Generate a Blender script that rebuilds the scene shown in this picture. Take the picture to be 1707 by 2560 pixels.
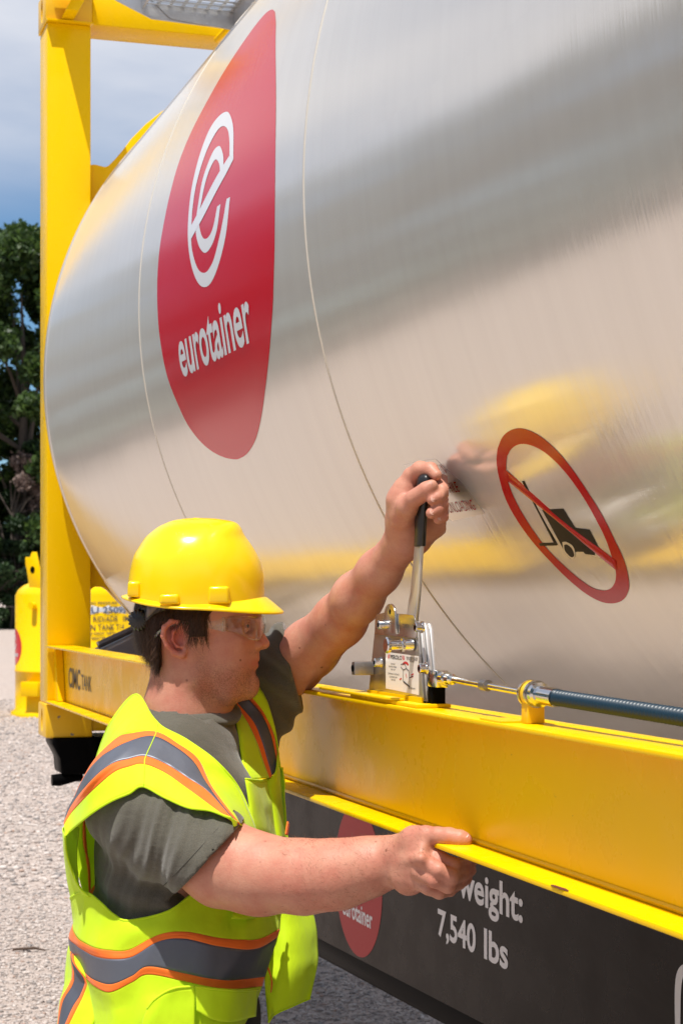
import bpy, math, random
import numpy as np
from mathutils import Vector, Matrix, Euler
random.seed(7); rng = np.random.default_rng(7)
sc = bpy.context.scene
for _o in list(bpy.data.objects): bpy.data.objects.remove(_o)

# ------------------------------------------------------------------ camera, light, exposure
YAW = .3071; CX, CY, CZ = 6.50, -.937, 1.69; FPX = 4577.5; V0, U0 = 1490.5, 853.5
cd = bpy.data.cameras.new('camera'); cam = bpy.data.objects.new('camera', cd); sc.collection.objects.link(cam)
cam.location = (CX, CY, CZ)
Dv = Vector((-math.cos(YAW), math.sin(YAW), 0)); Rv = Vector((math.sin(YAW), math.cos(YAW), 0))
cam.matrix_world = Matrix(((Rv.x, 0, -Dv.x, CX), (Rv.y, 0, -Dv.y, CY), (0, 1, 0, CZ), (0, 0, 0, 1)))
cd.sensor_fit = 'VERTICAL'; cd.sensor_height = 36.0; cd.sensor_width = 24.0
cd.lens = FPX / 2560 * 36; cd.shift_y = (V0 - 1280) / 2560
cd.clip_start = .05; cd.clip_end = 2000
cd.dof.use_dof = True; cd.dof.focus_distance = 3.05; cd.dof.aperture_fstop = 15.0
sc.camera = cam
SUN = Vector((.26, -.235, .935)).normalized()
world = bpy.data.worlds.new('World'); sc.world = world; world.use_nodes = True
nt = world.node_tree; nt.nodes.clear()
N = nt.nodes.new; L = nt.links.new
out = N('ShaderNodeOutputWorld'); bg = N('ShaderNodeBackground'); sky = N('ShaderNodeTexSky')
sky.sky_type = 'NISHITA'; sky.sun_disc = False
sky.sun_elevation = math.asin(SUN.z); sky.sun_rotation = math.atan2(SUN.x, SUN.y)
sky.air_density = 1.0; sky.dust_density = .1; sky.ozone_density = 3.0; sky.altitude = 100
tc = N('ShaderNodeTexCoord'); sep = N('ShaderNodeSeparateXYZ'); L(tc.outputs['Generated'], sep.inputs[0])
def wm(op, a, b):
    m = N('ShaderNodeMath'); m.operation = op
    for i, x in enumerate((a, b)):
        if isinstance(x, (int, float)): m.inputs[i].default_value = x
        else: L(x, m.inputs[i])
    return m.outputs[0]
zz = wm('ADD', wm('MAXIMUM', sep.outputs['Z'], 0.0), .22)       # flat cloud deck seen in perspective
cmb = N('ShaderNodeCombineXYZ'); L(wm('DIVIDE', sep.outputs['X'], zz), cmb.inputs[0]); L(wm('DIVIDE', sep.outputs['Y'], zz), cmb.inputs[1])
mp = N('ShaderNodeMapping'); L(cmb.outputs[0], mp.inputs[0]); mp.inputs['Rotation'].default_value = (0, 0, .5); mp.inputs['Scale'].default_value = (1.0, .62, 1); mp.inputs['Location'].default_value = (4.2, 1.3, 0)
cn = N('ShaderNodeTexNoise'); L(mp.outputs[0], cn.inputs['Vector']); cn.inputs['Scale'].default_value = 1.25; cn.inputs['Detail'].default_value = 7; cn.inputs['Roughness'].default_value = .5
cr = N('ShaderNodeValToRGB'); L(cn.outputs['Fac'], cr.inputs[0]); cr.color_ramp.elements[0].position = .38; cr.color_ramp.elements[1].position = .60
cr.color_ramp.elements[0].color = (.12, .12, .12, 1); cr.color_ramp.elements[1].color = (.9, .9, .9, 1)
cmix = N('ShaderNodeMix'); cmix.data_type = 'RGBA'; hz = N('ShaderNodeMapRange'); hz.inputs[1].default_value = .185; hz.inputs[2].default_value = .25; hz.inputs[3].default_value = .04; hz.inputs[4].default_value = 1.0; hz.interpolation_type = 'SMOOTHSTEP'; L(sep.outputs['Z'], hz.inputs[0]); L(wm('MULTIPLY', cr.outputs[0], hz.outputs[0]), cmix.inputs[0]); tint = N('ShaderNodeMix'); tint.data_type = 'RGBA'; tint.blend_type = 'MULTIPLY'; tint.inputs[0].default_value = 1; L(sky.outputs[0], tint.inputs[6]); tint.inputs[7].default_value = (.60, .84, 1.0, 1); L(tint.outputs[2], cmix.inputs[6]); cmix.inputs[7].default_value = (8.2, 8.3, 8.8, 1)
L(cmix.outputs[2], bg.inputs[0]); bg.inputs[1].default_value = .09; L(bg.outputs[0], out.inputs[0])
sd = bpy.data.lights.new('sun', 'SUN'); so = bpy.data.objects.new('sun', sd); sc.collection.objects.link(so)
sd.energy = 5.0; sd.angle = math.radians(.5); sd.color = (1, .96, .89)
so.rotation_euler = SUN.to_track_quat('Z', 'Y').to_euler()
sc.view_settings.view_transform = 'Standard'; sc.view_settings.look = 'None'; sc.view_settings.gamma = 1; sc.view_settings.exposure = .22
sc.view_settings.use_curve_mapping = False

# ------------------------------------------------------------------ helpers
def tag(o, label=None, cat=None, group=None, kind=None):
    if label: o['label'] = label
    if cat: o['category'] = cat
    if group: o['group'] = group
    if kind: o['kind'] = kind
    return o
def empty(name, loc, label, cat, group=None):
    o = bpy.data.objects.new(name, None); sc.collection.objects.link(o); o.location = loc; o.empty_display_size = .2
    return tag(o, label, cat, group)
def wmat(o):
    m = Matrix.LocRotScale(o.location, o.rotation_euler, o.scale)
    return wmat(o.parent) @ o.matrix_parent_inverse @ m if o.parent else m
def link(name, me, mat=None, parent=None, smooth=False):
    o = bpy.data.objects.new(name, me); sc.collection.objects.link(o)
    if mat is not None and not me.materials: me.materials.append(mat)
    if parent is not None:
        o.parent = parent; o.matrix_parent_inverse = wmat(parent).inverted()
    if smooth: me.shade_smooth()
    return o
def npmesh(name, v, f):
    """v (n,3), f (m,k) array of equal polygons"""
    me = bpy.data.meshes.new(name); v = np.asarray(v, np.float32); f = np.asarray(f, np.int32); k = f.shape[1]
    me.vertices.add(len(v)); me.vertices.foreach_set('co', v.ravel())
    me.loops.add(f.size); me.loops.foreach_set('vertex_index', f.ravel())
    me.polygons.add(len(f)); me.polygons.foreach_set('loop_start', np.arange(0, f.size, k, dtype=np.int32)); me.polygons.foreach_set('loop_total', np.full(len(f), k, np.int32))
    me.update(calc_edges=True); me.validate()
    return me
class MB:
    def __init__(s): s.v = []; s.f = []
    def add(s, vs, fs):
        n = len(s.v); s.v += [tuple(p) for p in vs]; s.f += [tuple(i + n for i in q) for q in fs]; return s
    def box(s, x0, x1, y0, y1, z0, z1, M=None):
        vs = [Vector((x, y, z)) for x in (x0, x1) for y in (y0, y1) for z in (z0, z1)]
        if M is not None: vs = [M @ p for p in vs]
        return s.add(vs, [(0, 1, 3, 2), (4, 6, 7, 5), (0, 4, 5, 1), (2, 3, 7, 6), (0, 2, 6, 4), (1, 5, 7, 3)])
    def prism(s, poly, fn, d0, d1):
        """poly list of 2D; fn(a,b,d)->3D; extruded d0..d1"""
        n = len(poly); vs = [fn(a, b, d0) for a, b in poly] + [fn(a, b, d1) for a, b in poly]
        fs = [tuple(range(n))[::-1], tuple(range(n, 2 * n))] + [(i, (i + 1) % n, n + (i + 1) % n, n + i) for i in range(n)]
        return s.add(vs, fs)
    def tube(s, pts, rad, n=16, cap=True):
        pts = [Vector(p) for p in pts]; m = len(pts)
        rad = rad if isinstance(rad, (list, tuple)) else [rad] * m
        t0 = (pts[1] - pts[0]).normalized(); a = t0.orthogonal().normalized(); vs = []
        for i, p in enumerate(pts):
            t = (pts[min(i + 1, m - 1)] - pts[max(i - 1, 0)]).normalized()
            a = (a - t * a.dot(t)).normalized(); b = t.cross(a)
            vs += [p + (a * math.cos(q) + b * math.sin(q)) * rad[i] for q in [2 * math.pi * j / n for j in range(n)]]
        fs = [(i * n + j, i * n + (j + 1) % n, (i + 1) * n + (j + 1) % n, (i + 1) * n + j) for i in range(m - 1) for j in range(n)]
        if cap: fs += [tuple(range(n))[::-1], tuple(range((m - 1) * n, m * n))]
        return s.add(vs, fs)
    def mesh(s, name):
        me = bpy.data.meshes.new(name); me.from_pydata(s.v, [], s.f); me.update(); return me
    def build(s, name, mat, parent=None, bevel=0, smooth=False, seg=2):
        me = s.mesh(name); o = link(name, me, mat, parent)
        import bmesh
        bm = bmesh.new(); bm.from_mesh(me); bmesh.ops.recalc_face_normals(bm, faces=bm.faces)
        if bevel: 
            bmesh.ops.bevel(bm, geom=[e for e in bm.edges if len(e.link_faces) == 2 and e.calc_face_angle(0) > .5], offset=bevel, segments=seg, affect='EDGES', profile=.5)
        bm.to_mesh(me); bm.free()
        if smooth or bevel: me.shade_smooth(); 
        if smooth or bevel: me.set_sharp_from_angle(angle=math.radians(38))
        return o
def loft(grid, name, mat, parent, thick=0, close=False, smooth=True):
    """grid (m,n,3)"""
    g = np.asarray(grid); m, n = g.shape[:2]; idx = np.arange(m * n).reshape(m, n)
    if close: idx = np.concatenate([idx, idx[:, :1]], 1)
    f = np.stack([idx[:-1, :-1], idx[:-1, 1:], idx[1:, 1:], idx[1:, :-1]], -1).reshape(-1, 4)
    me = npmesh(name, g.reshape(-1, 3), f); o = link(name, me, mat, parent, smooth)
    if thick:
        md = o.modifiers.new('thickness', 'SOLIDIFY'); md.thickness = thick; md.offset = 0
    return o
def crs(P, n):
    """Catmull-Rom resample of rows P (k,...) to n samples"""
    P = np.asarray(P, float); k = len(P); t = np.linspace(0, k - 1, n); i = np.clip(t.astype(int), 0, k - 2); u = (t - i).reshape((-1,) + (1,) * (P.ndim - 1))
    p0 = np.where((i > 0).reshape(u.shape), P[np.maximum(i - 1, 0)], 2 * P[i] - P[i + 1]); p1 = P[i]; p2 = P[i + 1]
    p3 = np.where((i + 2 < k).reshape(u.shape), P[np.minimum(i + 2, k - 1)], 2 * P[i + 1] - P[i])
    return .5 * (2 * p1 + (p2 - p0) * u + (2 * p0 - 5 * p1 + 4 * p2 - p3) * u ** 2 + (3 * p1 - p0 - 3 * p2 + p3) * u ** 3)

# ------------------------------------------------------------------ materials
def lin(h):
    c = [int(h[i:i + 2], 16) / 255 for i in (0, 2, 4)]
    return tuple(x / 12.92 if x <= .04045 else ((x + .055) / 1.055) ** 2.4 for x in c) + (1,)
class Mat:
    def __init__(s, name, color=(.5, .5, .5), rough=.5, metal=0, **kw):
        s.m = bpy.data.materials.new(name); s.m.use_nodes = True; s.t = s.m.node_tree; s.b = s.t.nodes['Principled BSDF']
        s.b.inputs['Base Color'].default_value = tuple(color)[:3] + (1,); s.b.inputs['Roughness'].default_value = rough; s.b.inputs['Metallic'].default_value = metal
        for k, v in kw.items(): s.b.inputs[k.replace('_', ' ')].default_value = v
        s._co = None
    def n(s, typ, **kw):
        x = s.t.nodes.new('ShaderNode' + typ)
        for k, v in kw.items():
            if k in x.inputs.keys(): x.inputs[k].default_value = v
            else: setattr(x, k, v)
        return x
    def l(s, a, b): s.t.links.new(a, b)
    def co(s, scale=(1, 1, 1), kind='Object', rot=(0, 0, 0)):
        if s._co is None: s._co = s.n('TexCoord')
        m = s.n('Mapping'); m.inputs['Scale'].default_value = scale; m.inputs['Rotation'].default_value = rot; s.l(s._co.outputs[kind], m.inputs[0]); return m.outputs[0]
    def noise(s, scale, vec=None, detail=4, rough=.55, dist=0):
        x = s.n('TexNoise', Scale=scale, Detail=detail, Roughness=rough, Distortion=dist); s.l(vec if vec is not None else s.co(), x.inputs['Vector']); return x.outputs['Fac']
    def ramp(s, fac, stops):
        r = s.n('ValToRGB'); s.l(fac, r.inputs[0]); e = r.color_ramp.elements
        while len(e) < len(stops): e.new(.5)
        for q, (p, c) in zip(e, stops): q.position = p; q.color = (tuple(c) + (1,))[:4] if not isinstance(c, (int, float)) else (c, c, c, 1)
        return r.outputs[0]
    def mix(s, fac, a, b, mode='MIX'):
        x = s.n('Mix', data_type='RGBA', blend_type=mode)
        for k, q in ((0, fac), (6, a), (7, b)):
            if hasattr(q, 'is_linked') or hasattr(q, 'links'): s.l(q, x.inputs[k])
            else: x.inputs[k].default_value = q if k == 0 else (tuple(q) + (1,))[:4]
        return x.outputs[2]
    def math(s, op, a, b=0.0, c=None):
        x = s.n('Math', operation=op)
        for k, q in enumerate((a, b) if c is None else (a, b, c)):
            if isinstance(q, (int, float)): x.inputs[k].default_value = q
            else: s.l(q, x.inputs[k])
        return x.outputs[0]
    def bump(s, h, strength=.3, dist=.01, prev=None):
        x = s.n('Bump', Strength=strength, Distance=dist); s.l(h, x.inputs['Height'])
        if prev is not None: s.l(prev, x.inputs['Normal'])
        s.l(x.outputs[0], s.b.inputs['Normal']); return x.outputs[0]
    def base(s, c): s.l(c, s.b.inputs['Base Color'])
    def rough(s, c): s.l(c, s.b.inputs['Roughness'])

def yellow_paint(name, col=(.88, .545, .0), rough=.24):
    m = Mat(name, col, rough, IOR=1.24); m.b.inputs['Specular IOR Level'].default_value = .5
    a = m.noise(3.0, detail=5); c = m.mix(m.math('MULTIPLY', a, .35), col, (col[0] * .85, col[1] * .82, .004)); dust = m.ramp(m.noise(6, m.co((1, 1, .35)), 7, .7), [(.58, 0), (.80, .16)]); c = m.mix(dust, c, (.60, .42, .10))
    spk = m.ramp(m.noise(48, detail=5, rough=.75), [(.70, 0), (.735, .8)]); c = m.mix(spk, c, (.16, .09, .04)); m.base(c)
    m.rough(m.ramp(m.noise(9, detail=6), [(.3, rough - .06), (.7, rough + .14)]))
    b = m.bump(m.noise(70, detail=3), .12, .002); m.bump(m.noise(320, detail=2), .10, .0006, b)
    return m.m
M = {}
M['yellow'] = yellow_paint('yellow_paint')
def chipped():
    m = Mat('yellow_paint_chipped', (.84, .5, .01), .35); n1 = m.noise(14, detail=8, rough=.7); n2 = m.noise(60, detail=3)
    chip = m.ramp(m.math('MULTIPLY', n1, n2), [(.40, 0), (.43, 1)]); rust = m.ramp(m.noise(30), [(.4, (.10, .025, .01)), (.6, (.25, .22, .2))])
    m.base(m.mix(chip, (.84, .5, .01), rust)); m.rough(m.ramp(chip, [(0, .35), (1, .8)])); m.bump(chip, -.3, .001); return m.m
M['chipped'] = chipped()
def brushed_tank():
    m = Mat('brushed_aluminium', (.80, .775, .745), .2, 1.0)
    # brushed along the circumference: streaks long in angle, fine along x
    t = m.n('TexCoord'); sp = m.n('SeparateXYZ'); m.l(t.outputs['Object'], sp.inputs[0])
    ang = m.math('ARCTAN2', sp.outputs['Z'], sp.outputs['Y'])
    cb = m.n('CombineXYZ'); m.l(m.math('MULTIPLY', sp.outputs['X'], 1.0), cb.inputs[0]); m.l(m.math('MULTIPLY', ang, .035), cb.inputs[1])
    s1 = m.noise(170, cb.outputs[0], 4, .65); s2 = m.noise(26, cb.outputs[0], 3, .6)
    cb2 = m.n('CombineXYZ'); m.l(sp.outputs['X'], cb2.inputs[0]); m.l(m.math('MULTIPLY', ang, 1.2), cb2.inputs[1])
    dents = m.noise(1.6, cb2.outputs[0], 2, .5); blot = m.noise(5, cb2.outputs[0], 4, .6)
    m.rough(m.math('ADD', m.math('MULTIPLY', s1, .10), m.math('ADD', m.math('MULTIPLY', blot, .06), .05)))
    m.base(m.mix(s2, (.87, .835, .79), (.80, .765, .715)))
    m.b.inputs['Anisotropic'].default_value = 0
    b = m.bump(dents, .22, .02); b = m.bump(s2, .16, .0014, b); b = m.bump(s1, .30, .0008, b)
    # the clear protective finish scatters part of the light: a second, duller lobe
    p2 = m.n('BsdfPrincipled', Roughness=.62, Metallic=.35); m.l(m.mix(s2, (.84, .81, .76), (.76, .73, .68)), p2.inputs['Base Color']); m.l(b, p2.inputs['Normal'])
    mx = m.n('MixShader'); mx.inputs[0].default_value = .48; m.l(m.b.outputs[0], mx.inputs[1]); m.l(p2.outputs[0], mx.inputs[2]); m.l(mx.outputs[0], m.t.nodes['Material Output'].inputs[0])
    return m.m
M['tank'] = brushed_tank()
M['seam'] = Mat('seam_sealant', (.66, .62, .54), .45, .3).m
M['rim'] = Mat('rim_band', (.74, .70, .66), .35, .8).m
def vinyl(name, col, rough=.24):
    m = Mat(name, col, rough); t = m.n('TexCoord'); sp = m.n('SeparateXYZ'); m.l(t.outputs['Object'], sp.inputs[0])
    ang = m.math('ARCTAN2', m.math('SUBTRACT', sp.outputs['Z'], 2.4273), m.math('SUBTRACT', sp.outputs['Y'], 1.219))
    cb = m.n('CombineXYZ'); m.l(sp.outputs['X'], cb.inputs[0]); m.l(m.math('MULTIPLY', ang, .05), cb.inputs[1])
    s1 = m.noise(150, cb.outputs[0], 4, .65); m.bump(s1, .25, .0005)
    m.rough(m.math('ADD', m.math('MULTIPLY', s1, .10), rough - .10)); m.b.inputs['IOR'].default_value = 1.38
    return m.m
M['red'] = vinyl('red_vinyl', (.58, .003, .018)); M['white'] = vinyl('white_vinyl', (.72, .74, .78)); M['black_v'] = Mat('black_vinyl', (.010, .008, .008), .3, IOR=1.2).m; M['darkred'] = vinyl('dark_red_vinyl', (.42, .004, .008))
M['label_paper'] = Mat('label_film', (.80, .74, .68), .4).m
M['clear_label'] = Mat('faded_label_film', (.80, .76, .72), .3, .75).m
M['black'] = Mat('black_paint', (.004, .004, .0045), .34, IOR=1.06).m
M['black_plastic'] = Mat('black_plastic', (.012, .012, .013), .35).m
def panelmat():
    m = Mat('dark_beam_paint', (.02, .015, .014), .28, IOR=1.12); m.base(m.mix(m.noise(2.5, m.co((.6, 1, 2)), 6), (.006, .0035, .003), (.013, .009, .008)))
    m.rough(m.ramp(m.noise(7, detail=5), [(.3, .2), (.7, .36)])); m.bump(m.noise(2.2, m.co((1, 1, 3))), .25, .01); return m.m
M['panel'] = panelmat()
def steel(name, col, rough, sc_=(1, 1, 1), amt=.2):
    m = Mat(name, col, rough, 1.0); n1 = m.noise(60, m.co(sc_), 5); m.rough(m.ramp(n1, [(.25, rough - .06), (.75, rough + .12)])); m.bump(n1, amt * .35, .0004); m.base(m.mix(m.noise(18), col, tuple(c * .72 for c in col))); return m.m
M['steel'] = Mat('stainless_steel', (.58, .55, .52), .26, 1.0).m; M['chrome'] = steel('polished_steel', (.82, .82, .82), .12, amt=.04)
M['alu'] = steel('weathered_aluminium', (.62, .62, .63), .38, (1, 8, 1)); M['grey_steel'] = steel('dull_steel', (.35, .33, .32), .42)
M['hose'] = Mat('blue_hose', (.003, .024, .046), .38).m
M['lever'] = Mat('worn_lever_steel', (.66, .64, .62), .40, .75).m
M['plate'] = Mat('brushed_plate_steel', (.50, .46, .42), .30, .92).m
M['orange_txt'] = Mat('print_black', (.02, .02, .02), .5).m
M['print_grey'] = Mat('print_dark_grey', (.10, .08, .05), .5).m
M['print_navy'] = Mat('print_navy', (.02, .05, .14), .5).m
M['print_white'] = Mat('print_white', (.7, .72, .76), .5).m
M['print_letter'] = Mat('print_light_grey', (.62, .62, .65), .4).m
M['print_red'] = Mat('print_red', (.6, .02, .02), .45).m
M['print_ring'] = Mat('stamp_dark', (.06, .05, .045), .6).m
M['dark_grey'] = Mat('dark_grey_plate', (.14, .125, .13), .45, .3).m

# ------------------------------------------------------------------ text and decals
def text_np(s, bold=.0):
    cu = bpy.data.curves.new('t', 'FONT'); cu.body = s; cu.offset = bold; cu.resolution_u = 5; cu.size = 1
    o = bpy.data.objects.new('t', cu); sc.collection.objects.link(o); dg = bpy.context.evaluated_depsgraph_get()
    me = bpy.data.meshes.new_from_object(o.evaluated_get(dg)); v = np.array([p.co[:] for p in me.vertices]); f = [tuple(p.vertices) for p in me.polygons]
    bpy.data.objects.remove(o); bpy.data.curves.remove(cu); bpy.data.meshes.remove(me); return v, f
def put_text(s, name, mat, parent, fn, box, bold=.0, keep=True):
    """fn(a,b)->3D; box=(a0,b0,a1,b1): left, baseline, right, top"""
    v, f = text_np(s, bold); x0, x1 = v[:, 0].min(), v[:, 0].max(); y1 = v[:, 1].max(); a0, b0, a1, b1 = box
    P = [fn(a0 + (x - x0) / (x1 - x0) * (a1 - a0), b0 + y / y1 * (b1 - b0)) for x, y in v[:, :2]]
    me = bpy.data.meshes.new(name); me.from_pydata([tuple(p) for p in P], [], f); me.update(); return link(name, me, mat, parent)
RT, ZC, YC = 1.2337, 2.4273, 1.219
def tk(s, a, off=.0006):                      # point of the tank skin: s along the tank, a arc length above the equator, side towards -y
    q = a / RT; return (s, YC - (RT + off) * math.cos(q), ZC + (RT + off) * math.sin(q))
def fan(outline, fn, name, mat, parent, rings=10):
    o = np.asarray(outline, float); c = o.mean(0); n = len(o); v = [fn(*c)]; f = []
    for k in range(1, rings + 1): v += [fn(*(c + (p - c) * k / rings)) for p in o]
    f = [(0, 1 + i, 1 + (i + 1) % n) for i in range(n)]
    for k in range(rings - 1):
        b = 1 + k * n; f += [(b + i, b + n + i, b + n + (i + 1) % n, b + (i + 1) % n) for i in range(n)]
    me = bpy.data.meshes.new(name); me.from_pydata(v, [], f); me.update(); return link(name, me, mat, parent, True)
def strip(A, B, fn, name, mat, parent, n=60, across=3):
    A = crs(A, n); B = crs(B, n); v = []; 
    for i in range(n):
        for k in range(across + 1): v.append(fn(*(A[i] + (B[i] - A[i]) * k / across)))
    w = across + 1; f = [(i * w + k, i * w + k + 1, (i + 1) * w + k + 1, (i + 1) * w + k) for i in range(n - 1) for k in range(across)]
    me = bpy.data.meshes.new(name); me.from_pydata(v, [], f); me.update(); return link(name, me, mat, parent, True)

# ------------------------------------------------------------------ ground
def ground_mat(name, stones=False):
    m = Mat(name, (.4, .36, .33), .9)
    co = m.co(kind='Object')
    big = m.noise(.35, co, 5); fine = m.noise(22, co, 6, .7)
    vo = m.n('TexVoronoi', Scale=38.0); m.l(co, vo.inputs['Vector']); v2 = m.n('TexVoronoi', Scale=95.0); m.l(co, v2.inputs['Vector'])
    c = m.ramp(fine, [(.3, (.25, .195, .165)), (.55, (.42, .345, .30)), (.75, (.52, .44, .39))])
    pc = m.ramp(vo.outputs['Color'], [(.15, (.19, .145, .125)), (.45, (.42, .335, .29)), (.8, (.57, .48, .43))]); c = m.mix(.45, c, pc)
    c = m.mix(m.ramp(big, [(.4, 0.0), (.65, .35)]), c, (.36, .31, .28))
    spot = m.ramp(m.noise(3.2, co, 6, .75), [(.60, 0), (.68, 1)]); c = m.mix(m.math('MULTIPLY', spot, .35), c, (.22, .19, .17))
    m.base(c); b = m.bump(vo.outputs['Distance'], -.8, .012); b = m.bump(v2.outputs['Distance'], -.6, .005, b); m.bump(fine, .5, .01, b); return m.m
M['ground'] = ground_mat('gravel_ground')
g = MB(); S = 900
g.add([(-S, -S, 0), (S, -S, 0), (S, S, 0), (-S, S, 0)], [(0, 1, 2, 3)])
tag(g.build('ground', M['ground']), kind='structure')
# loose stones where the gravel is near enough to see them one from another
def stones(n, box, smin, smax, name, seed):
    r = np.random.default_rng(seed); ph = (1 + 5 ** .5) / 2
    ico = np.array([(-1, ph, 0), (1, ph, 0), (-1, -ph, 0), (1, -ph, 0), (0, -1, ph), (0, 1, ph), (0, -1, -ph), (0, 1, -ph), (ph, 0, -1), (ph, 0, 1), (-ph, 0, -1), (-ph, 0, 1)]) / 1.9
    F = np.array([(0, 11, 5), (0, 5, 1), (0, 1, 7), (0, 7, 10), (0, 10, 11), (1, 5, 9), (5, 11, 4), (11, 10, 2), (10, 7, 6), (7, 1, 8), (3, 9, 4), (3, 4, 2), (3, 2, 6), (3, 6, 8), (3, 8, 9), (4, 9, 5), (2, 4, 11), (6, 2, 10), (8, 6, 7), (9, 8, 1)])
    dep = r.uniform(box[0], box[1], n); rr = r.uniform(box[2], box[3], n) * (dep if box[4] else 1)
    x = CX + Dv.x * dep + Rv.x * rr; y = CY + Dv.y * dep + Rv.y * rr
    s = smin + (smax - smin) * r.random(n) ** 3
    v = ico[None] * (1 + .45 * r.uniform(-1, 1, (n, 12, 1))); v = v * (s[:, None, None] * .5) * np.stack([r.uniform(.8, 1.4, n), r.uniform(.7, 1.2, n), r.uniform(.4, .8, n)], -1)[:, None]
    a = r.uniform(0, 6.28, n); ca, sa = np.cos(a)[:, None], np.sin(a)[:, None]
    v = np.stack([v[..., 0] * ca - v[..., 1] * sa + x[:, None], v[..., 0] * sa + v[..., 1] * ca + y[:, None], v[..., 2] + s[:, None] * .12], -1)
    f = F[None] + (np.arange(n) * 12)[:, None, None]
    me = npmesh(name, v.reshape(-1, 3), f.reshape(-1, 3)); at = me.attributes.new('tint', 'FLOAT', 'POINT'); at.data.foreach_set('value', np.repeat(r.random(n), 12).astype(np.float32))
    return me
sm = Mat('pebble_stone', (.4, .36, .34), .85); ta = sm.n('Attribute', attribute_name='tint')
sm.base(sm.mix(.25, sm.ramp(ta.outputs['Fac'], [(0, (.12, .095, .085)), (.2, (.30, .235, .20)), (.5, (.44, .35, .30)), (.8, (.53, .435, .38)), (.92, (.60, .52, .47)), (.97, (.34, .19, .12))]), sm.noise(60)))
sm.bump(sm.noise(90), .4, .002)
me = stones(38000, (6.3, 10.5, -.21, .06, True), .005, .025, 'loose_gravel', 3)
me2 = stones(26000, (10.5, 30, -.2, -.085, True), .010, .045, 'loose_gravel', 4)
tag(link('loose_gravel', me, sm.m), kind='stuff'); tag(link('loose_gravel', me2, sm.m), kind='stuff')
def twig(u, d, L_, a):
    p = Vector((CX, CY, 0)) + Dv * d + Rv * u; q = p + Vector((math.cos(a), math.sin(a), 0)) * L_
    b = MB(); b.tube([p + Vector((0, 0, .012)), (p + q) / 2 + Vector((.01, .02, .02)), q + Vector((0, 0, .01))], [.006, .007, .003], 6)
    return b
tag(twig(-1.56, 8.7, .16, 1.2).build('twig', Mat('dead_wood', (.08, .05, .035), .9).m), 'small brown stick lying on the gravel at the left edge', 'twig')

# ------------------------------------------------------------------ trees
def leafmat(name, c0, c1):
    m = Mat(name, c0, .5); a = m.n('Attribute', attribute_name='tint'); m.base(m.mix(a.outputs['Fac'], c0, c1)); m.b.inputs['Specular IOR Level'].default_value = .35
    m.b.inputs['Transmission Weight'].default_value = 0
    tr = m.n('BsdfTranslucent'); m.l(m.mix(a.outputs['Fac'], tuple(x * 1.3 for x in c0), tuple(x * 1.5 for x in c1)), tr.inputs[0]); mx = m.n('MixShader'); mx.inputs[0].default_value = .28
    o = m.t.nodes['Material Output']; m.l(m.b.outputs[0], mx.inputs[1]); m.l(tr.outputs[0], mx.inputs[2]); m.l(mx.outputs[0], o.inputs[0]); return m.m
M['leaf'] = leafmat('green_leaves', (.014, .038, .009), (.075, .125, .026)); M['leaf_dark'] = leafmat('dark_leaves', (.012, .032, .010), (.05, .09, .03)); M['leaf_dry'] = leafmat('dry_twigs', (.09, .06, .05), (.30, .22, .19))
M['bark'] = Mat('bark', (.09, .07, .055), .9).m
def leaves(centers, radii, n, size, r, squash=.8, shell=.55):
    k = r.integers(0, len(centers), n); d = r.normal(size=(n, 3)); d /= np.linalg.norm(d, axis=1)[:, None]
    rad = radii[k] * (shell + (1 - shell) * r.random(n)) * (1 + .25 * r.normal(size=n))
    c = centers[k] + d * rad[:, None] * np.array([1, 1, squash]); s = size * r.uniform(.5, 1.4, n)
    a = r.normal(size=(n, 3)) ; a /= np.linalg.norm(a, axis=1)[:, None]; b = np.cross(a, r.normal(size=(n, 3))); b /= np.linalg.norm(b, axis=1)[:, None]
    a *= s[:, None]; b *= (s * .55)[:, None]; v = np.stack([c - a, c - b * .9 + a * .1, c + a, c + b], 1)
    return v, np.repeat(r.random(n), 4)
def leafmesh(name, v, tint):
    n = len(v); me = npmesh(name, v.reshape(-1, 3), np.arange(n * 4).reshape(n, 4)); at = me.attributes.new('tint', 'FLOAT', 'POINT'); at.data.foreach_set('value', tint.astype(np.float32)); return me
def crown_clumps(r, n, R_, H, base):
    t = r.random(n); ang = r.uniform(0, 6.28, n); prof = np.sin(np.pi * np.clip(t * .9 + .08, 0, 1)) ** .6
    rad = R_ * prof * np.sqrt(r.uniform(.15, 1, n)); return np.stack([rad * np.cos(ang), rad * np.sin(ang), base + (H - base) * t], -1), r.uniform(.09, .17, n) * R_ * 1.25
def at_cam(u, d): return Vector((CX, CY, 0)) + Dv * d + Rv * ((u - U0) / FPX * d)
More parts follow.
